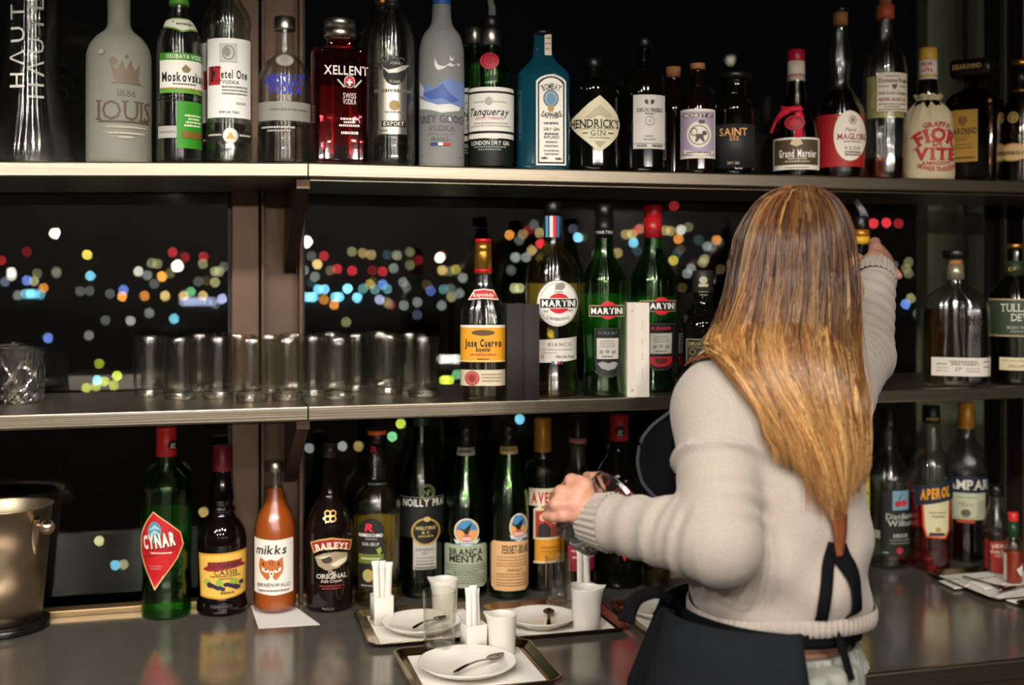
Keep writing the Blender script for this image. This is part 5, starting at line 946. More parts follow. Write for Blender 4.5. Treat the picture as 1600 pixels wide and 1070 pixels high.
# ice bucket
m = XD(-10, 2.2)[1] / F; p = at_z(-8, 1001, ZC); bx, by = p.x, p.y + 70 * m
buck = pm('brushed_nickel', 'c4b098', .3, 1, aniso=.85, bump=((300, 300, 3), .06, .0006))
tg = buck.node_tree.nodes.new('ShaderNodeTangent'); tg.direction_type = 'RADIAL'; tg.axis = 'Z'; buck.node_tree.links.new(tg.outputs[0], buck.node_tree.nodes['Principled BSDF'].inputs['Tangent']); buck.node_tree.nodes['Principled BSDF'].inputs['Anisotropic Rotation'].default_value = .0
r = empty('ice_bucket', 'brushed metal wine cooler bucket with ball handle on a black base', 'ice bucket', (bx, by, ZC), -math.atan2(bx, by))
zb = 14 * m; zt_ = 196 * m
v, f = lathe([(.5 * 60 * m, zb), (57 * m, zb), (59 * m, zb + .002), (68 * m, zt_ * .6), (74.5 * m, zt_ - .004), (77.5 * m, zt_ - .001), (77.8 * m, zt_), (75 * m, zt_), (73 * m, zt_ - .004), (66.5 * m, zt_ * .6), (57.5 * m, zb + .004), (.5 * 57 * m, zb + .004)], 56); bd = link('body', mesh('body', v, f), buck, r)
v, f = lathe([(65 * m, 0), (71 * m, .001), (72 * m, .004), (71 * m, zb - .002), (64 * m, zb), (.01, zb)], 56); link('base', mesh('base', v, f), pm('black_rubber', '0f0e0d', .25), r)
for sg in (1, -1):
    ang = math.radians(42) if sg == 1 else math.radians(222)
    dx, dy = math.sin(ang), -math.cos(ang); hz = zt_ * .86
    h = bpy.data.objects.new('handle', None)
    v, f = tube([(dx * 70 * m, dy * 70 * m, hz), (dx * 92 * m, dy * 92 * m, hz + .001)], [.0035, .0042], 12); hp = link('handle', mesh('handle', v, f), buck, r)
    bm = bmesh.new(); bmesh.ops.create_uvsphere(bm, u_segments=20, v_segments=14, radius=11.5 * m); kn = bmo('knob', bm, buck, hp, True, (dx * 96 * m, dy * 96 * m, hz))
    rr = []
    for t in np.linspace(0, 1, 9):
        z_ = hz + .012 - t * .062; wd = (.010 * math.sin(math.pi * min(1, .12 + t * .88)) ** .6) * (1 - .35 * t) + .001
        rad = (58 + 18 * (z_ - zb) / (zt_ - zb)) * m
        rr.append([((rad + o_) * math.sin(ang + w_ / rad), -(rad + o_) * math.cos(ang + w_ / rad), z_) for w_, o_ in ((-wd, 0), (-wd * .7, .003), (0, .0045), (wd * .7, .003), (wd, 0))])
    v, f = loft(rr, False, False, False); link('plate', mesh('plate', v, f), buck, hp)
bpy.data.objects.remove(h)
# paper under the juice bottle
pts = [at_z(*q, ZC) for q in ((391, 944), (450, 940), (500, 976), (404, 982))]
v = [(q.x, q.y, ZC + z_) for z_ in (.0001, .0006) for q in pts]
r = tag(link('paper_sheet', mesh('paper_sheet', v, [(3, 2, 1, 0), (4, 5, 6, 7), (0, 1, 5, 4), (1, 2, 6, 5), (2, 3, 7, 6), (3, 0, 4, 7)]), pm('note_paper', 'dcdad6', .7), None, False), 'white sheet of paper under the orange juice bottle', 'paper')
# trays
traym = pm('worn_silver_tray', 'c8b699', .2, 1, bump=((200, 200, 200), .05, .0006), var=((8, 8, 8), '8a765c'))
china = pm('white_china', 'd9d4cb', .12, coat=.3)
liner = pm('tray_liner', 'dedad2', .75)
TZ = ZC + .0032
def tray(x0, x1, y0, y1, label, lin=True):
    w_, d_ = x1 - x0, y1 - y0
    r = empty('serving_tray', label, 'tray', ((x0 + x1) / 2, (y0 + y1) / 2, ZC), 0, 'silver serving trays')
    rings = []
    for ins, z_ in ((.018, 0), (.012, .0002), (.004, .008), (0, .0095), (.0006, .0108), (.004, .0102), (.013, .0022), (.02, .0018)):
        rings.append([(x_, y_, z_) for x_, y_ in rrect(w_ - 2 * ins, d_ - 2 * ins, max(.024 - ins, .006), 7)])
    v, f = loft(rings); link('tray_body', mesh('tray_body', v, f), traym, r)
    if lin: boxo('paper_liner', -w_ / 2 + .024, w_ / 2 - .024, -d_ / 2 + .024, d_ / 2 - .022, .0019, .0031, liner, 0, r)
    return r
tray(.268, .500, 1.944, 2.158, 'silver tray nearest the syrup bottle, with a white paper liner')
tray(.506, .735, 1.922, 2.136, 'silver tray in the middle holding the glass and milk jug below the tan label bottle')
tray(.302, .540, 1.700, 1.915, 'silver tray closest to the counter edge, in front of the other coffee trays')
tray(.745, .985, 1.878, 2.092, 'silver tray beside the apron, partly hidden behind its loose tie')
tray(.80, 1.04, 1.66, 1.868, 'silver tray tucked against the apron near the counter edge', False)
tray(1.474, 1.72, 1.908, 2.138, 'silver tray with napkins and cutlery below the red aperitif bottles')
tray(1.50, 1.745, 1.672, 1.895, 'silver tray nearest the counter edge in front of the napkin tray')
def plate(x, y, R, label, z=TZ):
    r = tag(link('plate', mesh('plate', *lathe([(R * .3, .0012), (R * .52, 0), (R * .56, .0005), (R * .6, .004), (R * .86, .0105), (R, .0185), (R * .995, .0195), (R * .97, .019), (R * .82, .0125), (R * .55, .0075), (R * .2, .0068), (.001, .0068)], 56)), china), label, 'plate', 'white saucers')
    r.location = (x, y, z); return r
plate(.374, 2.022, .070, 'white saucer on the tray nearest the syrup bottle')
plate(.405, 1.792, .079, 'white saucer in front, closest to the counter edge, holding a spoon')
plate(.588, 1.998, .063, 'white saucer in the middle with an upright spoon bowl')
plate(.822, 2.0, .068, 'white saucer beside the apron tie')
plate(.9, 1.77, .068, 'white saucer hidden against the apron', ZC + .0022)
def sugar(x, y, h, label, n, rot=0, hs=.062):
    w_ = .036
    r = empty('sugar_holder', label, 'sugar holder', (x, y, TZ), rot, 'square sugar stick holders')
    rings = []
    for s_, z_ in ((w_ * .8, .0005), (w_, 0), (w_, h), (w_ - .004, h), (w_ - .004, .004), (w_ * .3, .004)):
        rings.append([(x_, y_, z_) for x_, y_ in rrect(s_, s_, .002, 3)])
    v, f = loft(rings); link('holder', mesh('holder', v, f), china, r)
    for k in range(n):
        xx = -.009 + .018 * k / max(n - 1, 1); yy = rnd.uniform(-.006, .006); ln = rnd.uniform(-.05, .1) * (1 if k else -1)
        H = h + hs + rnd.uniform(-.006, .006); P = []; rad = []
        for t in np.linspace(0, 1, 9):
            P.append((xx + ln * t * .12 * H / .1, yy, .005 + t * (H - .005))); rad.append(.0064 if t < .9 else .0078)
        v, f = tube(P, rad, 8, .55, up=(0, 1, 0))
        st = link('sugar_stick', mesh('sugar_stick', v, f), pm('stick_paper', 'ddd9d0', .7, bump=((500, 500, 60), .4, .0006)))
        st.location = (x, y, TZ); st.rotation_euler[2] = rot
        tag(st, 'white paper sugar stick, %s in the holder %s' % (ordn[k], label.split('holder ')[1]), 'sugar stick', 'paper sugar sticks')
sugar(.312, 2.086, .052, 'square white china holder on the tray nearest the syrup bottle', 3, .1, .058)
sugar(.436, 1.882, .05, 'square white china holder on the tray closest to the counter edge', 3, .15, .06)
sugar(.694, 2.07, .05, 'square white china holder below the tilted crystal glass', 3, .2, .07)
def creamer(x, y, R, h, label, rot):
    n = 48; rings = []
    def ring(r, z_, k):
        out = []
        for j in range(n):
            a = 2 * math.pi * j / n; q = max(0, math.cos(a)) ** 14; out.append(((r + q * k * .30 * R) * math.cos(a), r * math.sin(a), z_ + q * k * .05 * h))
        return out
    for r_, z_, k in ((.5, .001, 0), (.88, 0, 0), (.915, .012, 0), (.93, .2, 0), (.955, .6, 0), (.98, .85, .35), (1, .98, 1), (.99, 1, 1), (.95, .985, 1), (.92, .85, .3), (.9, .6, 0), (.86, .1, 0), (.3, .08, 0)): rings.append(ring(r_ * R, z_ * h, k))
    v, f = loft(rings); o = link('milk_jug', mesh('milk_jug', v, f), china); o.location = (x, y, TZ); o.rotation_euler[2] = rot
    tag(o, label, 'milk jug', 'small china milk jugs')
creamer(.437, 2.128, .0255, .062, 'small white milk jug behind the water glass', math.radians(165))
creamer(.480, 1.862, .0245, .068, 'small white milk jug on the tray closest to the counter edge', math.radians(160))
creamer(.662, 1.962, .0275, .074, 'small white milk jug with its lip towards the apron', math.radians(-15))
wg = tumbler_mesh(.0275, .108, 'water_glass', .016, .0013, 10, .94)
wb = base_mesh(.0275 * .925, .0165, 'base')
stand_glass('water_glass', wg, wb, (.378, 1.884, TZ), 'straight water glass on the tray closest to the counter edge', 'water glasses')
stand_glass('water_glass', wg, wb, (.648, 2.085, TZ), 'straight water glass beside the milk jug below the picture label bottle', 'water glasses', .4, .94)
spm = pm('spoon_steel', '8f867a', .16, 1)
def spoon(a, b_, label, L=.0, roll=0):
    a, b_ = Vector(a), Vector(b_); d = (b_ - a); ln = d.length; d.normalize(); sd = d.cross(Vector((0, 0, 1))).normalized(); upv = sd.cross(d)
    rings = []
    for t in np.linspace(0, 1, 26):
        if t < .68:
            w_ = .0042 - .0018 * min(1, t / .4) if t < .5 else .0024; dz = .004 * math.sin(math.pi * t / .68); dip = 0
            if t < .02: w_ *= .6
        else:
            u = (t - .68) / .32; w_ = max(.0008, .0105 * math.sin(math.pi * (.08 + .92 * u) ** .85) ** .7); dip = .0042 * math.sin(math.pi * u); dz = 0
        p_ = a + d * (ln * t) + upv * dz; row = []
        for q in (-1, -.5, 0, .5, 1): row.append(p_ + sd * w_ * q - upv * dip * (1 - q * q))
        for q in (1, .5, 0, -.5, -1): row.append(p_ + sd * w_ * q - upv * (dip * (1 - q * q) + .0011))
        rings.append(row)
    v, f = loft(rings); o = link('teaspoon', mesh('teaspoon', v, f), spm); tag(o, label, 'spoon', 'teaspoons')
PZ = TZ + .0075
spoon((.375, 1.752, PZ + .008), (.470, 1.812, PZ + .012), 'teaspoon lying across the saucer closest to the counter edge')
spoon((.352, 1.988, PZ + .009), (.422, 2.045, PZ + .010), 'teaspoon on the saucer seen behind the water glass')
spoon((.588, 1.950, PZ + .006), (.612, 2.030, PZ + .014), 'teaspoon with raised bowl on the middle saucer')
spoon((.79, 1.96, PZ + .008), (.87, 2.03, PZ + .012), 'teaspoon on the saucer beside the apron tie')
# napkins and cutlery on the condiment tray
def napkin(pts, label, z=TZ):
    n = 8; v = []; A_, B_, C_, D_ = [Vector((q.x, q.y, 0)) for q in pts]
    for k in (0, 1):
        for i in range(n + 1):
            for j in range(n + 1):
                s_, t_ = i / n, j / n; p_ = (A_ * (1 - s_) + B_ * s_) * (1 - t_) + (D_ * (1 - s_) + C_ * s_) * t_
                v.append((p_.x, p_.y, z + .0006 + .0022 * k + .004 * max(0, math.sin(s_ * 5 + t_ * 3)) * s_))
    f = []; q = (n + 1) ** 2
    for i in range(n):
        for j in range(n):
            a = i * (n + 1) + j; f += [(a, a + 1, a + n + 2, a + n + 1), (q + a, q + a + n + 1, q + a + n + 2, q + a + 1)]
    rim = [j for j in range(n + 1)] + [i * (n + 1) + n for i in range(1, n + 1)] + [n * (n + 1) + j for j in range(n - 1, -1, -1)] + [i * (n + 1) for i in range(n - 1, 0, -1)]
    for i, a in enumerate(rim):
        b2 = rim[(i + 1) % len(rim)]; f.append((a, q + a, q + b2, b2))
    tag(link('paper_napkin', mesh('paper_napkin', v, f), liner), label, 'napkin', 'folded paper napkins')
Pz = lambda x_, y_: at_z(x_, y_, TZ)
napkin([Pz(1466, 909), Pz(1497, 905), Pz(1515, 918), Pz(1492, 921)], 'folded white napkin on the corner of the condiment tray')
napkin([Pz(1512, 909), Pz(1556, 902), Pz(1572, 916), Pz(1540, 921)], 'folded white napkin next to the red sauce label')
napkin([Pz(1552, 932), Pz(1600, 918), Pz(1640, 925), Pz(1590, 945)], 'folded white napkin below the tiny hot sauce bottle', TZ)
def cutlery(kind, a, b_, label):
    a, b_ = Vector(a), Vector(b_); d = b_ - a; ln = d.length; r = empty(kind, label, kind, a, math.atan2(d.y, d.x))
    v, f = tube([(0, 0, .001), (ln * .3, 0, .002), (ln * .62, 0, .0022), (ln * .68, 0, .0018)], [.0042, .0036, .0024, .003], 10, .35); link('handle', mesh('handle', v, f), spm, r)
    if kind == 'fork':
        rings = [[(ln * t, y_ * w_, .0018 + z_) for y_, z_ in ((-1, 0), (-.4, -.001), (.4, -.001), (1, 0), (.4, .0004), (-.4, .0004))] for t, w_ in ((.66, .003), (.72, .007), (.8, .0095))]
        v, f = loft(rings); link('fork_head', mesh('fork_head', v, f), spm, r)
        for y_ in (-.0078, -.0026, .0026, .0078):
            v, f = tube([(ln * .79, y_, .0014), (ln * .9, y_, .001), (ln, y_ * .95, .0028)], [.0016, .0014, .0007], 6); link('tine', mesh('tine', v, f), spm, r)
    else:
        rings = [[(ln * t, w_ * y_ - .002, .002 + z_) for y_, z_ in ((-1, .0007), (1, 0), (-1, -.0007))] for t, w_ in ((.64, .004), (.75, .008), (.95, .0075), (1, .002))]
        v, f = loft(rings); link('blade', mesh('blade', v, f), spm, r)
q = TZ + .005
a = at_z(1505, 901, q); b_ = at_z(1572, 920, q); cutlery('fork', a, b_, 'steel fork lying on the napkins of the condiment tray')
a = at_z(1640, 908, q + .003); b_ = at_z(1562, 925, q + .001); cutlery('knife', a, b_, 'steel knife beside the fork on the condiment tray')
# ================================================================ THE PERSON
def CP(px, py, d): return np.array(((px - 800) / F * d, d, CZ - (py - HZ) * d / F))     # lateral, depth, height
def c2w(P):
    P = np.asarray(P); return np.stack([P[..., 0] * CS + P[..., 1] * SN, -P[..., 0] * SN + P[..., 1] * CS, P[..., 2]], -1)
def smin(a, b, k):
    h = np.clip(.5 + .5 * (b - a) / k, 0, 1); return b * (1 - h) + a * h - k * h * (1 - h)
def cone(P, a, b, r0, r1, rf=None, flat=None):
    a, b = np.asarray(a, float), np.asarray(b, float); ab = b - a
    t = np.clip(((P - a) @ ab) / (ab @ ab), 0, 1); q = P - a - t[..., None] * ab
    if flat is not None:        # squash along a direction
        n_, k_ = flat; n_ = np.asarray(n_, float); n_ /= np.linalg.norm(n_); s_ = q @ n_; q = q + (k_ - 1) * s_[..., None] * n_
    r = r0 + (r1 - r0) * t
    if rf is not None: r = r + rf(t, P)
    return np.linalg.norm(q, axis=-1) - r
def ellip(P, c, r, rot=0):
    q = P - np.asarray(c, float)
    if rot:
        cs_, sn_ = math.cos(rot), math.sin(rot); q = np.stack([q[..., 0] * cs_ + q[..., 1] * sn_, -q[..., 0] * sn_ + q[..., 1] * cs_, q[..., 2]], -1)
    r = np.asarray(r, float); k0 = np.linalg.norm(q / r, axis=-1); k1 = np.linalg.norm(q / (r * r), axis=-1)
    return k0 * (k0 - 1) / np.maximum(k1, 1e-6)
def nets(fn, lo, hi, h):
    lo = np.array(lo, float); n = np.ceil((np.array(hi) - lo) / h).astype(int) + 1
    ax = [lo[i] + h * np.arange(n[i]) for i in range(3)]
    G = np.stack(np.meshgrid(*ax, indexing='ij'), -1); V = fn(G.reshape(-1, 3)).reshape(n)
    s = V < 0; nc = n - 1
    cor = [(i, j, k) for i in (0, 1) for j in (0, 1) for k in (0, 1)]
    sl = lambda A, c: A[c[0]:c[0] + nc[0], c[1]:c[1] + nc[1], c[2]:c[2] + nc[2]]
    cnt = sum(sl(s, c).astype(int) for c in cor); act = (cnt > 0) & (cnt < 8)
    acc = np.zeros(tuple(nc) + (3,)); num = np.zeros(tuple(nc))
    for a in cor:
        for d in range(3):
            if a[d]: continue
            b = list(a); b[d] = 1; b = tuple(b)
            va, vb = sl(V, a), sl(V, b); x = (va < 0) != (vb < 0)
            t = np.where(x, va / np.where(x, va - vb, 1), 0)
            for e in range(3): acc[..., e] += np.where(x, a[e] + (t if e == d else 0), 0)
            num += x
    idx = -np.ones(tuple(nc), int); idx[act] = np.arange(act.sum())
    ijk = np.argwhere(act); verts = lo + h * (ijk + acc[act] / num[act][:, None])
    faces = []
    for d in range(3):
        e, f = [(1, 2), (2, 0), (0, 1)][d]
        a = [slice(None)] * 3; b = [slice(None)] * 3; a[d] = slice(0, -1); b[d] = slice(1, None)
        s0, s1 = s[tuple(a)], s[tuple(b)]; x = np.argwhere(s0 != s1)
        x = x[(x[:, e] > 0) & (x[:, f] > 0) & (x[:, e] < nc[e]) & (x[:, f] < nc[f])]
        sg = s0[tuple(x.T)]
        o = []
        for de, df in ((1, 1), (0, 1), (0, 0), (1, 0)):
            y = x.copy(); y[:, e] -= de; y[:, f] -= df; o.append(idx[tuple(y.T)])
        q = np.stack(o, 1); q[~sg] = q[~sg][:, ::-1]; faces.append(q)
    return verts, np.concatenate(faces)
def npmesh(name, v, f):
    me = bpy.data.meshes.new(name); v = np.asarray(v, np.float32); f = np.asarray(f, np.int32)
    me.vertices.add(len(v)); me.vertices.foreach_set('co', v.ravel()); k = f.shape[1]
    me.loops.add(f.size); me.loops.foreach_set('vertex_index', f.ravel()); me.polygons.add(len(f))
    me.polygons.foreach_set('loop_start', np.arange(0, f.size, k, dtype=np.int32)); me.update(calc_edges=True); me.validate(); return me
# --- pose, in pixels and depth
SL, EL, WL = CP(1124, 640, 1.585), CP(1122, 846, 1.475), CP(932, 812, 1.615)
SR, ER, WR = CP(1292, 612, 1.74), CP(1348, 556, 1.96), CP(1369, 426, 2.135)
HEAD = CP(1243, 405, 1.685)
def elbow_folds(t, P): return .0035 * np.sin(t * 46 + P[..., 0] * 60) * np.exp(-((t - .86) / .2) ** 2) + .010 * np.exp(-((t - .42) / .028) ** 2) * (1 + .3 * np.sin(P[..., 0] * 90))
def fore_folds(t, P): return .0035 * np.sin(t * 52 + P[..., 2] * 40) * np.exp(-((t - .2) / .22) ** 2) + .002 * np.sin(t * 30 + 1)
def reach_folds(t, P): return .003 * np.sin(t * 40 + P[..., 0] * 50)
YAW = math.radians(42)
def sweater(P):
    d = ellip(P, CP(1208, 690, 1.625), (.118, .125, .185), YAW)
    d = smin(d, ellip(P, CP(1217, 885, 1.605), (.124, .128, .16), YAW), .06)
    d = smin(d, cone(P, SL, SR, .062, .064), .05)
    d = smin(d, cone(P, CP(1205, 590, 1.64), CP(1222, 545, 1.665), .062, .052), .04)
    x, z = P[..., 0], P[..., 2]
    d = d - .004 * np.sin(z * 62 + x * 34) * np.clip((CP(0, 700, 1.62)[2] - z) / .15, 0, 1) - .005 * np.sin(z * 38 - x * 55 + 1.3) * np.exp(-((z - CP(0, 870, 1.62)[2]) / .06) ** 2)
    arm = smin(cone(P, SL, EL, .06, .052, elbow_folds), cone(P, EL, WL, .053, .036, fore_folds), .018)
    d = smin(d, arm, .022)
    arm2 = smin(cone(P, SR, ER, .066, .05, reach_folds), cone(P, ER, WR, .049, .034, reach_folds), .02)
    d = smin(d, arm2, .03)
    hem = CP(0, 944, 1.62)[2]
    return np.maximum(d, hem - z)
def skin(P):
    fd = np.array((.36, .93, 0.)); sdv = np.array((.93, -.36, 0.))
    d = ellip(P, HEAD, (.074, .092, .105), -.37)
    d = smin(d, ellip(P, HEAD + fd * .035 - np.array((0, 0, .062)), (.052, .058, .055), -.37), .03)
    d = smin(d, cone(P, HEAD + fd * .085 + np.array((0, 0, .008)), HEAD + fd * .108 - np.array((0, 0, .028)), .008, .014), .012)
    for s_ in (1, -1):
        d = smin(d, ellip(P, HEAD + sdv * s_ * .076 - np.array((0, 0, .01)), (.012, .02, .032), -.37), .008)
        d = -smin(-d, np.linalg.norm(P - (HEAD + fd * .096 + sdv * s_ * .032 + np.array((0, 0, .006))), axis=-1) - .014, .012)
        d = np.minimum(d, np.linalg.norm(P - (HEAD + fd * .078 + sdv * s_ * .032 + np.array((0, 0, .006))), axis=-1) - .012)
    d = smin(d, cone(P, HEAD + fd * .09 + sdv * .02 - np.array((0, 0, .058)), HEAD + fd * .09 - sdv * .02 - np.array((0, 0, .058)), .008, .008), .006)
    d = smin(d, cone(P, HEAD - np.array((0, 0, .06)), CP(1215, 585, 1.645), .05, .052), .03)
    d = smin(d, ellip(P, CP(1208, 690, 1.625), (.10, .107, .165), YAW), .05)
    d = smin(d, ellip(P, CP(1214, 900, 1.605), (.085, .09, .17), YAW), .07)
    hp = CP(1195, 1100, 1.59); d = smin(d, ellip(P, hp, (.108, .112, .12), YAW), .05)
    d = smin(d, cone(P, SL, SR, .045, .045), .04)
    for a, b, c, r in ((SL, EL, WL, 1), (SR, ER, WR, 1)):
        d = smin(d, smin(cone(P, a, b, .046, .037), cone(P, b, c, .037, .0245), .02), .03)
    for s_ in (-1, 1):
        o = np.array((s_ * .075 * math.cos(YAW), s_ * .075 * math.sin(YAW), 0)); kn = hp + o + np.array((0, 0, -.36)); kn[2] = .48; an = kn.copy(); an[2] = .085
        d = smin(d, smin(cone(P, hp + o, kn, .08, .052), cone(P, kn, an, .052, .034), .03), .04)
        ft = np.array((-.55, .83, 0)); d = smin(d, cone(P, an - np.array((0, 0, .045)), an - np.array((0, 0, .055)) + ft * .13, .03, .026), .02)
    return d
FG = lambda *pts: [CP(*q) for q in pts]
def fingers(P, chains, d, k=.006):
    for pts, rs in chains:
        g = None
        for i in range(len(pts) - 1):
            c = cone(P, pts[i], pts[i + 1], rs[i], rs[i + 1]); g = c if g is None else smin(g, c, .003)
        d = smin(d, g, k)
    return d
LH = [(FG((913, 757, 1.618), (893, 751, 1.632), (886, 760, 1.668), (900, 772, 1.694)), (.0105, .0098, .0088, .0076)),
      (FG((904, 772, 1.610), (877, 769, 1.618), (868, 779, 1.656), (880, 790, 1.690)), (.0108, .0102, .0092, .0078)),
      (FG((898, 788, 1.606), (869, 788, 1.611), (860, 798, 1.648), (872, 809, 1.684)), (.0105, .0100, .0090, .0077)),
      (FG((902, 803, 1.606), (880, 806, 1.606), (866, 807, 1.612), (853, 806, 1.622)), (.0098, .0086, .0076, .0062)),
      (FG((926, 786, 1.628), (934, 764, 1.652), (930, 748, 1.684), (918, 745, 1.712)), (.0125, .0108, .0098, .0082))]
def hand_l(P):
    d = cone(P, WL, CP(920, 806, 1.618), .025, .026, flat=((.2, 1, .1), 1.25))
    for (px, py, dd), r in (((912, 762, 1.618), .0125), ((904, 775, 1.612), .0125), ((899, 789, 1.608), .012), ((903, 802, 1.608), .0115)):
        d = smin(d, cone(P, CP(922, 803, 1.618), CP(px, py, dd), .017, r), .012)
    return fingers(P, LH, d)
RH = [(FG((1368, 386, 2.222), (1367, 379, 2.25), (1353, 383, 2.283), (1340, 388, 2.284)), (.0105, .010, .009, .0075)),
      (FG((1378, 397, 2.228), (1375, 391, 2.258), (1356, 395, 2.287), (1342, 398, 2.286)), (.0108, .0102, .009, .0076)),
      (FG((1385, 407, 2.222), (1383, 404, 2.25), (1362, 407, 2.283), (1346, 408, 2.285)), (.0105, .0098, .0088, .0075)),
      (FG((1387, 416, 2.205), (1394, 422, 2.222), (1400, 427, 2.222), (1404, 431, 2.21)), (.0095, .0088, .008, .0072)),
      (FG((1356, 415, 2.175), (1342, 407, 2.205), (1333, 399, 2.235), (1330, 391, 2.256)), (.0135, .0115, .0098, .008))]
def hand_r(P):
    d = cone(P, WR, CP(1367, 414, 2.17), .025, .026, flat=((.9, .1, .3), 1.15))
    for (px, py, dd), r in (((1368, 389, 2.215), .013), ((1377, 398, 2.22), .013), ((1384, 407, 2.215), .0125), ((1387, 415, 2.2), .0115)):
        d = smin(d, cone(P, CP(1368, 414, 2.172), CP(px, py, dd), .018, r), .012)
    return fingers(P, RH, d)
person = empty('person', 'person in a pale knitted sweater and dark apron, back turned, reaching for a bottle', 'person', (0, 0, 0))
skinm = pm('skin', 'b98a74', .5, bump=((400, 400, 400), .08, .0005), var=((40, 40, 40), 'ad7a64'))
skinm.node_tree.nodes['Principled BSDF'].inputs['Subsurface Weight'].default_value = .08
lo, hi = np.array((.05, 1.35, .0)), np.array((.78, 2.2, 1.70))
v1, f1 = nets(skin, lo, hi, .0085)
def bounds(ch, extra=()): 
    P = np.array([p for c, _ in ch for p in c] + list(extra)); return P.min(0) - .035, P.max(0) + .035
a, b = bounds(LH, [WL]); v2, f2 = nets(hand_l, a, b, .0021)
a, b = bounds(RH, [WR]); v3, f3 = nets(hand_r, a, b, .0024)
V = np.concatenate([v1, v2, v3]); Fc = np.concatenate([f1, f2 + len(v1), f3 + len(v1) + len(v2)])
link('body', npmesh('body', c2w(V), Fc), skinm, person)
knit = pm('greige_knit', '978d84', .95)
nt = knit.node_tree; bs = nt.nodes['Principled BSDF']; bs.inputs['Sheen Weight'].default_value = .25; bs.inputs['Specular IOR Level'].default_value = .2
tc = nt.nodes.new('ShaderNodeTexCoord'); wv = nt.nodes.new('ShaderNodeTexWave'); wv.bands_direction = 'Z'; wv.inputs['Scale'].default_value = 260; wv.inputs['Distortion'].default_value = 1.2; wv.inputs['Detail'].default_value = 3
nz = nt.nodes.new('ShaderNodeTexNoise'); nz.inputs['Scale'].default_value = 420; nz.inputs['Detail'].default_value = 3
mxm = nt.nodes.new('ShaderNodeMath'); mxm.operation = 'ADD'; bp = nt.nodes.new('ShaderNodeBump'); bp.inputs['Strength'].default_value = .4; bp.inputs['Distance'].default_value = .001
for n_ in (wv, nz): nt.links.new(tc.outputs['Object'], n_.inputs['Vector'])
nt.links.new(wv.outputs['Fac'], mxm.inputs[0]); nt.links.new(nz.outputs['Fac'], mxm.inputs[1]); nt.links.new(mxm.outputs[0], bp.inputs['Height']); nt.links.new(bp.outputs[0], bs.inputs['Normal'])
mxc = nt.nodes.new('ShaderNodeMix'); mxc.data_type = 'RGBA'; mxc.inputs[6].default_value = lin('8e847b'); mxc.inputs[7].default_value = lin('aca197'); nt.links.new(nz.outputs['Fac'], mxc.inputs[0]); nt.links.new(mxc.outputs[2], bs.inputs['Base Color'])
v, f = nets(sweater, (.1, 1.36, CP(0, 985, 1.62)[2]), (.76, 2.19, 1.60), .0055)
sw = link('sweater', npmesh('sweater', c2w(v), f), knit, person)
def rib_tube(name, pts, r0, r1, nr, amp, parent, ecc=1.0, up=None):
    pts = [np.asarray(p, float) for p in pts]; rings = []; n = nr * 6
    for i, p in enumerate(pts):
        d = pts[min(i + 1, len(pts) - 1)] - pts[max(i - 1, 0)]; d /= np.linalg.norm(d); u = np.array((0, 0, 1.)) if abs(d[2]) < .8 else np.array((0, 1., 0))
        a = np.cross(d, u); a /= np.linalg.norm(a); b = np.cross(a, d); t = i / (len(pts) - 1)
        R = r0 + (r1 - r0) * t; ring = []
        for j in range(n):
            q = 2 * math.pi * j / n; rr = R + amp * math.cos(nr * q); ring.append(c2w(p + (a * math.cos(q) + b * math.sin(q) * ecc) * rr))
        rings.append(ring)
    v, f = loft(rings, False, False); return link(name, mesh(name, v, f), knit, parent)
dl = (WL - EL) / np.linalg.norm(WL - EL); rib_tube('cuff', [WL - dl * .03, WL - dl * .012, WL + dl * .008, WL + dl * .016], .0415, .032, 26, .0013, sw)
dr = (WR - ER) / np.linalg.norm(WR - ER); rib_tube('cuff', [WR - dr * .03, WR - dr * .012, WR + dr * .006, WR + dr * .014], .0385, .031, 26, .0013, sw)
# ribbed hem around the waist
rings = []; n = 90 * 4; zc = CP(0, 940, 1.62)[2]; c0 = CP(1217, 940, 1.605); rr0 = []
for j in range(n):
    q = 2 * math.pi * j / n; R_ = np.linspace(.05, .2, 151); P_ = np.stack([c0[0] + R_ * math.cos(q), c0[1] + R_ * math.sin(q), np.full(151, zc + .006)], -1); dd = sweater(P_); rr0.append(float(R_[np.argmax(dd > 0)]))
rr0 = np.array(rr0); rr0 = np.minimum(rr0, np.median(rr0) * 1.3)
for _ in range(20): rr0 = (np.roll(rr0, 1) + rr0 + np.roll(rr0, -1)) / 3
for py, k in ((930, .003), (937, .005), (946, .005), (955, .003), (958, -.003)):
    ring = []
    for j in range(n):
        q = 2 * math.pi * j / n; r_ = rr0[j] + k + .0012 * math.cos(90 * q); cz = CP(0, py + 5 * math.sin(2 * q + 1), 1.62)[2]
        ring.append(c2w(np.array((c0[0] + r_ * math.cos(q), c0[1] + r_ * math.sin(q), cz))))
    rings.append(ring)
v, f = loft(rings, False, False); link('hem', mesh('hem', v, f), knit, sw)
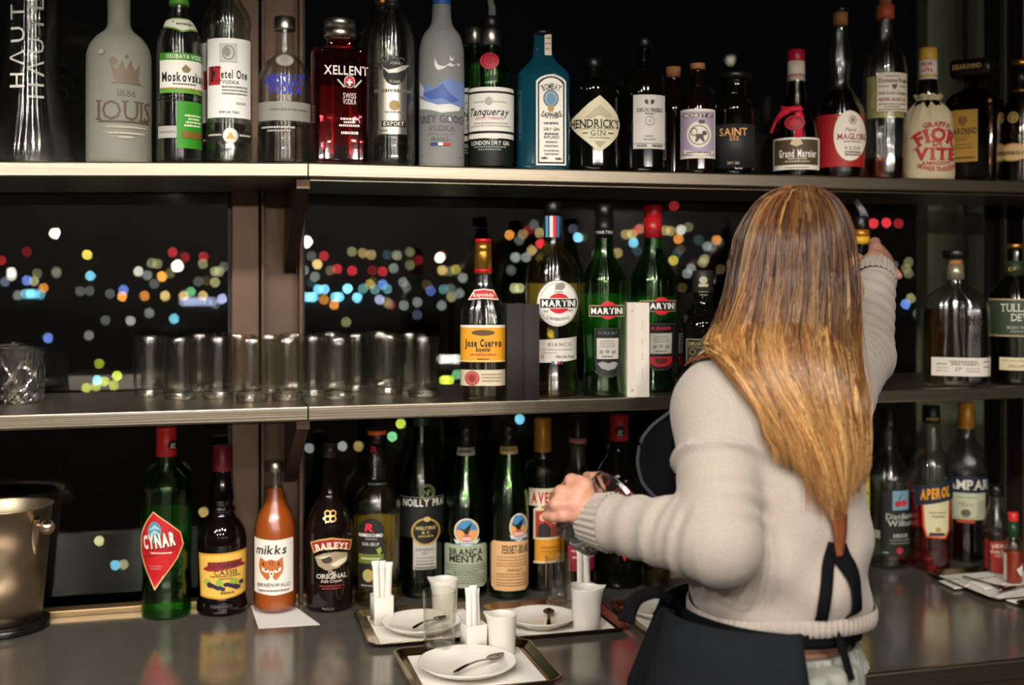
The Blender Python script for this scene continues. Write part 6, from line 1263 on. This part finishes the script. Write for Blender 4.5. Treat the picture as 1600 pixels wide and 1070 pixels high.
# --- trousers
def trousers(P):
    hp = CP(1190, 1062, 1.575); d = ellip(P, hp, (.13, .132, .14), YAW)
    for s_ in (-1, 1):
        o = np.array((s_ * .075 * math.cos(YAW), s_ * .075 * math.sin(YAW), 0)); an = hp + o; an[2] = .12; d = smin(d, cone(P, hp + o, an, .085, .08), .04)
    an_ = np.arctan2(P[..., 1] - hp[1], P[..., 0] - hp[0]); d = d - .004 * np.cos(an_ * 22) * np.clip((hp[2] + .13 - P[..., 2]) / .1, 0, 1)
    return np.maximum(np.maximum(d, P[..., 2] - CP(0, 1006, 1.6)[2]), .1 - P[..., 2])
v, f = nets(trousers, (.1, 1.35, .08), (.62, 1.86, 1.06), .0075); trm = pm('pale_grey_cotton', '85877f', .85, bump=((120, 120, 20), .3, .0015)); tr = link('trousers', npmesh('trousers', c2w(v), f), trm, person)
rings = []
for py, k, am in ((1026, 1.13, .008), (1016, 1.08, .02), (1005, 1.03, .014), (998, 1.02, .02), (993, 1.02, .012), (992, .97, .0)):
    ring = []
    for j in range(240):
        q = 2 * math.pi * j / 240; rr = k + am * math.cos(40 * q)
        x_, y_ = .108 * rr * math.cos(q), .112 * rr * math.sin(q); c0 = CP(1212, py, 1.615)
        ring.append(c2w(c0 + np.array((x_ * math.cos(YAW) - y_ * math.sin(YAW), x_ * math.sin(YAW) + y_ * math.cos(YAW), 0))))
    rings.append(ring)
v, f = loft(rings, False, False); link('waistband', mesh('waistband', v, f), trm, tr)
shoe = pm('black_shoe', '111111', .5)
for s_ in (-1, 1):
    hp = CP(1190, 1060, 1.575); o = np.array((s_ * .075 * math.cos(YAW), s_ * .075 * math.sin(YAW), 0)); an = hp + o; an[2] = .05; ft = np.array((-.55, .83, 0))
    fn = lambda P: np.maximum(smin(cone(P, an - ft * .04, an + ft * .16 - np.array((0, 0, .012)), .042, .036), cone(P, an, an + np.array((0, 0, .05)), .042, .04), .02), .003 - P[..., 2])
    v, f = nets(fn, an - .26, an + .26, .008); link('shoe', npmesh('shoe', c2w(v), f), shoe, person)
# --- apron
apm = pm('black_apron_cloth', '0a0a0c', .9, spec=.06, bump=((500, 500, 500), .3, .0008), var=((20, 20, 20), '101013'))
apg = pm('charcoal_apron_cloth', '1b1d20', .9, spec=.06, bump=((500, 500, 500), .3, .0008), var=((20, 20, 20), '16181b'))
def sheet(rows, th, name, mat, parent):
    """rows of points (camera space) -> closed thick sheet"""
    rows = [[np.asarray(p, float) for p in r] for r in rows]; nr, ncl = len(rows), len(rows[0]); A = np.array(rows)
    du = np.gradient(A, axis=1); dv = np.gradient(A, axis=0); nn = np.cross(du, dv); nn /= np.linalg.norm(nn, axis=-1, keepdims=True) + 1e-9
    v = np.concatenate([(A + nn * th / 2).reshape(-1, 3), (A - nn * th / 2).reshape(-1, 3)]); q = nr * ncl; f = []
    for i in range(nr - 1):
        for j in range(ncl - 1):
            a = i * ncl + j; f += [(a, a + 1, a + ncl + 1, a + ncl), (q + a, q + a + ncl, q + a + ncl + 1, q + a + 1)]
    rim = list(range(ncl)) + [i * ncl + ncl - 1 for i in range(1, nr)] + [(nr - 1) * ncl + j for j in range(ncl - 2, -1, -1)] + [i * ncl for i in range(nr - 2, 0, -1)]
    for i, a in enumerate(rim):
        b = rim[(i + 1) % len(rim)]; f.append((a, q + a, q + b, b))
    return link(name, mesh(name, c2w(v), f), mat, parent)
rows = []
hp = CP(1184, 1050, 1.575)
for i, z_ in enumerate(np.linspace(CP(0, 936, 1.6)[2], .42, 18)):
    row = []; fl = 1 + .06 * i / 15
    for j in range(41):
        q = math.radians(58 + (292 - 58) * j / 40) if False else math.radians(-78 - 255 * j / 40)
        wv_ = 1 + .02 * math.sin(q * 7 + i * .2) * min(1, i / 4)
        rr = (.132 + .042 * min(1, i / 3)) * fl * wv_
        row.append(np.array((hp[0] + rr * math.cos(q), hp[1] + rr * math.sin(q), z_)))
    rows.append(row)
apron = sheet(rows, .0025, 'apron', apg, person)
# bib seen past the side of the chest
bl = pchip([610, 640, 665, 690, 720, 750, 775, 800, 830], [1068, 1049, 1018, 1000, 995, 1001, 1020, 1052, 1068])
rows = [[CP(bl(py) + (1120 - bl(py)) * t, py, 1.735 - .05 * t ** 1.5 + .012 * math.sin(math.pi * t)) for t in np.linspace(0, 1, 12)] for py in np.linspace(612, 828, 22)]
bib = sheet(rows, .003, 'bib', apm, apron)
v, f = tube([c2w(CP(bl(py) + 1.5, py, 1.7345)) for py in np.linspace(625, 815, 30)], .0032, 8); link('bib_edging', mesh('bib_edging', v, f), pm('slate_edging', '2f333d', .8), bib)
def push(P, off):
    P = np.array(P, float); 
    for _ in range(30):
        d = sweater(P[None])[0]
        if abs(d - off) < 3e-4: break
        e = 1e-3; g = np.array([sweater((P + np.eye(3)[i] * e)[None])[0] - d for i in range(3)]); g /= np.linalg.norm(g) + 1e-9; P = P + g * (off - d) * .9
    return P
def strap(pts, w, name, mat, parent, off=.004, th=.002, n=26, pushy=True):
    K = [np.array(CP(*p)) for p in pts]; t = np.linspace(0, len(K) - 1, n)
    fs = [pchip(range(len(K)), [k[i] for k in K]) for i in range(3)]
    C = [np.array([g(x) for g in fs]) for x in t]
    if pushy: C = [push(c, off) for c in C]
    C = np.array(C); T = np.gradient(C, axis=0); rows = []
    for i, c in enumerate(C):
        if pushy:
            e = 1e-3; d0 = sweater(c[None])[0]; nn = np.array([sweater((c + np.eye(3)[k] * e)[None])[0] - d0 for k in range(3)])
        else: nn = np.array((0, -1., 0))
        s_ = np.cross(T[i], nn); s_ /= np.linalg.norm(s_) + 1e-9; ww = w(i / (n - 1)) if callable(w) else w
        rows.append([c + s_ * ww * q for q in (-.5, -.17, .17, .5)])
    return sheet(rows, th, name, mat, parent)
leather = pm('brown_leather', '6a3418', .55, bump=((200, 200, 200), .2, .0006))
strap([(1085, 640, 1.62), (1100, 572, 1.6), (1150, 568, 1.56), (1215, 615, 1.5), (1262, 700, 1.48), (1296, 790, 1.5)], .02, 'shoulder_strap', apm, apron)
strap([(1090, 590, 1.6), (1102, 566, 1.58), (1130, 560, 1.56), (1172, 592, 1.53)], .011, 'leather_strap', leather, apron, .0065)
strap([(1301, 770, 1.5), (1302, 800, 1.5), (1304, 830, 1.5), (1306, 868, 1.5)], lambda t: .034 * (1 - t) + .008, 'leather_patch', leather, apron, .0075, .003)
strap([(1305, 850, 1.5), (1310, 890, 1.51), (1306, 930, 1.52), (1292, 962, 1.53)], .024, 'back_strap', apm, apron, .005)
strap([(1298, 845, 1.5), (1286, 890, 1.5), (1278, 925, 1.51), (1270, 955, 1.52)], .016, 'back_strap', apm, apron, .004)
# waist ties
def tie(pts, w, name='waist_tie', n=30): return strap(pts, w, name, apm, apron, th=.003, n=n, pushy=False)
rows = []
for py in (946, 952, 960, 967):
    row = []
    for j in range(61):
        q = math.radians(-30 - 300 * j / 60); x_, y_ = .128 * math.cos(q), .13 * math.sin(q); c0 = CP(1200, py + 9 * math.cos(q), 1.612); row.append(c0 + np.array((x_, y_, 0)))
    rows.append(row)
sheet(rows, .0028, 'waist_band', apm, apron)
tie([(1050, 938, 1.56), (1025, 926, 1.55), (1000, 932, 1.55), (985, 950, 1.55), (978, 972, 1.55)], lambda t: .012 + .012 * t)
tie([(1045, 950, 1.55), (1036, 985, 1.54), (1024, 1020, 1.535), (1016, 1058, 1.53), (1012, 1090, 1.53)], lambda t: .02 + .02 * t)
tie([(1285, 965, 1.5), (1306, 990, 1.49), (1318, 1020, 1.49), (1330, 1062, 1.49)], .010)
# --- hair
HL = pchip([288, 296, 310, 335, 370, 410, 450, 500, 540, 575, 610, 650, 700, 750, 800], [1238, 1215, 1192, 1172, 1158, 1150, 1142, 1130, 1120, 1126, 1150, 1180, 1205, 1225, 1240])
HR = pchip([288, 296, 310, 335, 370, 410, 450, 500, 560, 620, 680, 740, 800], [1262, 1286, 1303, 1318, 1328, 1333, 1335, 1336, 1340, 1346, 1346, 1340, 1326])
HD = pchip([288, 296, 310, 335, 370, 410, 470, 540, 620, 700, 800], [.006, .03, .055, .08, .097, .103, .098, .075, .05, .034, .022])
HC = pchip([288, 410, 480, 560, 640, 800], [1.685, 1.685, 1.66, 1.6, 1.55, 1.535])
def hair_pt(y, ang, k=1.0):
    l, r = HL(y), HR(y); c, w_ = (l + r) / 2, (r - l) / 2 * k
    return CP(c + w_ * math.cos(ang), y, HC(y) + HD(y) * k * math.sin(ang))
nh = 15000
rng = np.random.RandomState(3)
# base cap
rings = []
ys_ = list(np.linspace(290, 470, 16)); 
for y in ys_: rings.append([hair_pt(y, 2 * math.pi * j / 48, .955) for j in range(48)])
v, f = loft(rings, True, False)
NS = 24; allv = []; allc = []; allf = []
roots = np.array([lin(c)[:3] for c in ('4a2e1c', '5c3a23', '6e482d', '361f13', '80583a')]); tips = np.array([lin(c)[:3] for c in ('ad7c42', 'c09259', 'a06c36', 'cba368', '8a5c2a')])
def strands(n_lock, per, a0, a1, yend, spread, rad, depthk):
    for L_ in range(n_lock):
        ang = rng.uniform(a0, a1); ye = yend(ang) + (rng.uniform(-120, 14) if rng.rand() < .5 else rng.uniform(-30, 14)); y0 = rng.uniform(290, 300) if rng.rand() < .75 else rng.uniform(300, 380)
        ph = rng.uniform(0, 6.28, 4); am = rng.uniform(.003, .012); k = rng.uniform(*depthk); lt = rng.rand() < .2; cr = (roots[rng.randint(5)] if not lt else tips[rng.randint(5)] * .62) * rng.uniform(.45, 1.3); ct = tips[rng.randint(5)] * rng.uniform(.5, 1.25); sh_ = rng.uniform(.38, .88)
        C = np.array([hair_pt(y, ang + .10 * math.sin((y - 290) / 110 + ph[0]), k) for y in np.linspace(y0, ye, NS)])
        t = np.linspace(0, 1, NS)
        C[:, 0] += am * np.sin(t * 8 + ph[1]) * t ** 1.4; C[:, 1] += am * .7 * np.sin(t * 7 + ph[2]) * t - .004 * np.sin(t * 11 + ph[3]) * t
        for s_ in range(per):
            o = rng.normal(0, 1, 3) * spread; o[2] = 0
            env = (.4 + .6 * np.sin(np.pi * np.clip(t * .8 + .05, 0, 1)) - .25 * t ** 3)[:, None]
            Q = C + o * env; Q[:, 0] += .0012 * np.sin(t * rng.uniform(10, 22) + rng.uniform(0, 6)) * t; Q[:, 1] -= .0006
            m_ = np.clip((t - sh_ + .25) / .5 + rng.normal(0, .08), 0, 1)[:, None]
            yield Q, cr * (1 - m_) + ct * m_ * 1.0, rad * rng.uniform(.7, 1.2)
def yend(a):
    u = math.cos(a); return 800 - 60 * abs(u) ** 1.5 - (40 if u < -.5 else 0)
gens = [strands(330, 15, math.pi, 2 * math.pi, yend, .003, .00085, (.90, 1.04)), strands(110, 10, 1.05 * math.pi, 1.95 * math.pi, yend, .0045, .0008, (.8, .94)), strands(110, 9, 0, math.pi, lambda a: 500, .004, .0009, (.95, 1.02)),
        strands(26, 4, .98 * math.pi, 2.02 * math.pi, yend, .006, .0005, (1.02, 1.09))]
cen = []; cols = []; rads = []
for g in gens:
    for Q, c, r in g: cen.append(Q); cols.append(c); rads.append(r)
cen = np.array(cen); cols = np.array(cols); rads = np.array(rads)
# keep the hair outside the knit
flat = cen.reshape(-1, 3); jit = rng.uniform(0, .007, len(cen))
for _ in range(10):
    d = sweater(flat); e = 1e-3; bad = d < .011
    if not bad.any(): break
    Pb = flat[bad]; db = d[bad]; g = np.stack([sweater(Pb + np.eye(3)[i] * e) - db for i in range(3)], -1); g /= np.linalg.norm(g, axis=-1, keepdims=True) + 1e-9
    g[:, 1] = -abs(g[:, 1]) - .2; g /= np.linalg.norm(g, axis=-1, keepdims=True)
    flat[bad] = Pb + g * np.minimum(.011 - db + np.repeat(jit, NS)[bad], .03)[:, None]
cen = flat.reshape(cen.shape)
T = np.gradient(cen, axis=1); T /= np.linalg.norm(T, axis=-1, keepdims=True) + 1e-9
A = np.cross(T, np.array((0, 1., .1))); A /= np.linalg.norm(A, axis=-1, keepdims=True) + 1e-9; Bn = np.cross(A, T)
tp = np.linspace(0, 1, NS); pr = (rads[:, None] * np.minimum(1, (1.02 - tp) / .25)[None])[..., None]
VV = np.stack([cen + pr * (A * math.cos(q) + Bn * math.sin(q)) for q in (0, 2.094, 4.189)], 2)       # strand, ring, 3
ns = len(cen); base_i = (np.arange(ns)[:, None, None] * NS + np.arange(NS - 1)[None, :, None]) * 3; j = np.arange(3)[None, None]; k = (j + 1) % 3
FF = np.stack([base_i + j, base_i + k, base_i + 3 + k, base_i + 3 + j], -1).reshape(-1, 4)
me = npmesh('hair', c2w(VV.reshape(-1, 3)), FF)
ca = me.color_attributes.new('hair_colour', 'FLOAT_COLOR', 'POINT'); cc = np.ones((ns, NS, 3, 4), np.float32); cc[..., :3] = cols[:, :, None, :]; ca.data.foreach_set('color', cc.ravel())
hm = bpy.data.materials.new('ombre_hair'); hm.use_nodes = True; nt = hm.node_tree; bs = nt.nodes['Principled BSDF']; at_ = nt.nodes.new('ShaderNodeAttribute'); at_.attribute_name = 'hair_colour'
nt.links.new(at_.outputs['Color'], bs.inputs['Base Color']); bs.inputs['Roughness'].default_value = .36; bs.inputs['Specular IOR Level'].default_value = .5
hair = link('hair', me, hm, person)
hair['label'] = 'long straight hair, brown at the crown turning golden towards the ends'
v, f = loft(rings, True, False); link('hair_cap', mesh('hair_cap', [tuple(q) for q in c2w(np.array(v))], f), pm('dark_root_hair', '3a2415', .5), hair)
# --- crystal glass held in the lowered hand
o = link('crystal_tumbler', cm, smooth=False)
g0, g1 = c2w(CP(899, 838, 1.668)), c2w(CP(962, 772, 1.645)); dirv = Vector(g1 - g0).normalized()
o.rotation_euler = dirv.to_track_quat('Z', 'Y').to_euler(); o.location = Vector(g0)
tag(o, 'cut crystal whisky tumbler tilted in the lowered hand', 'drinking glass', 'cut crystal tumblers')
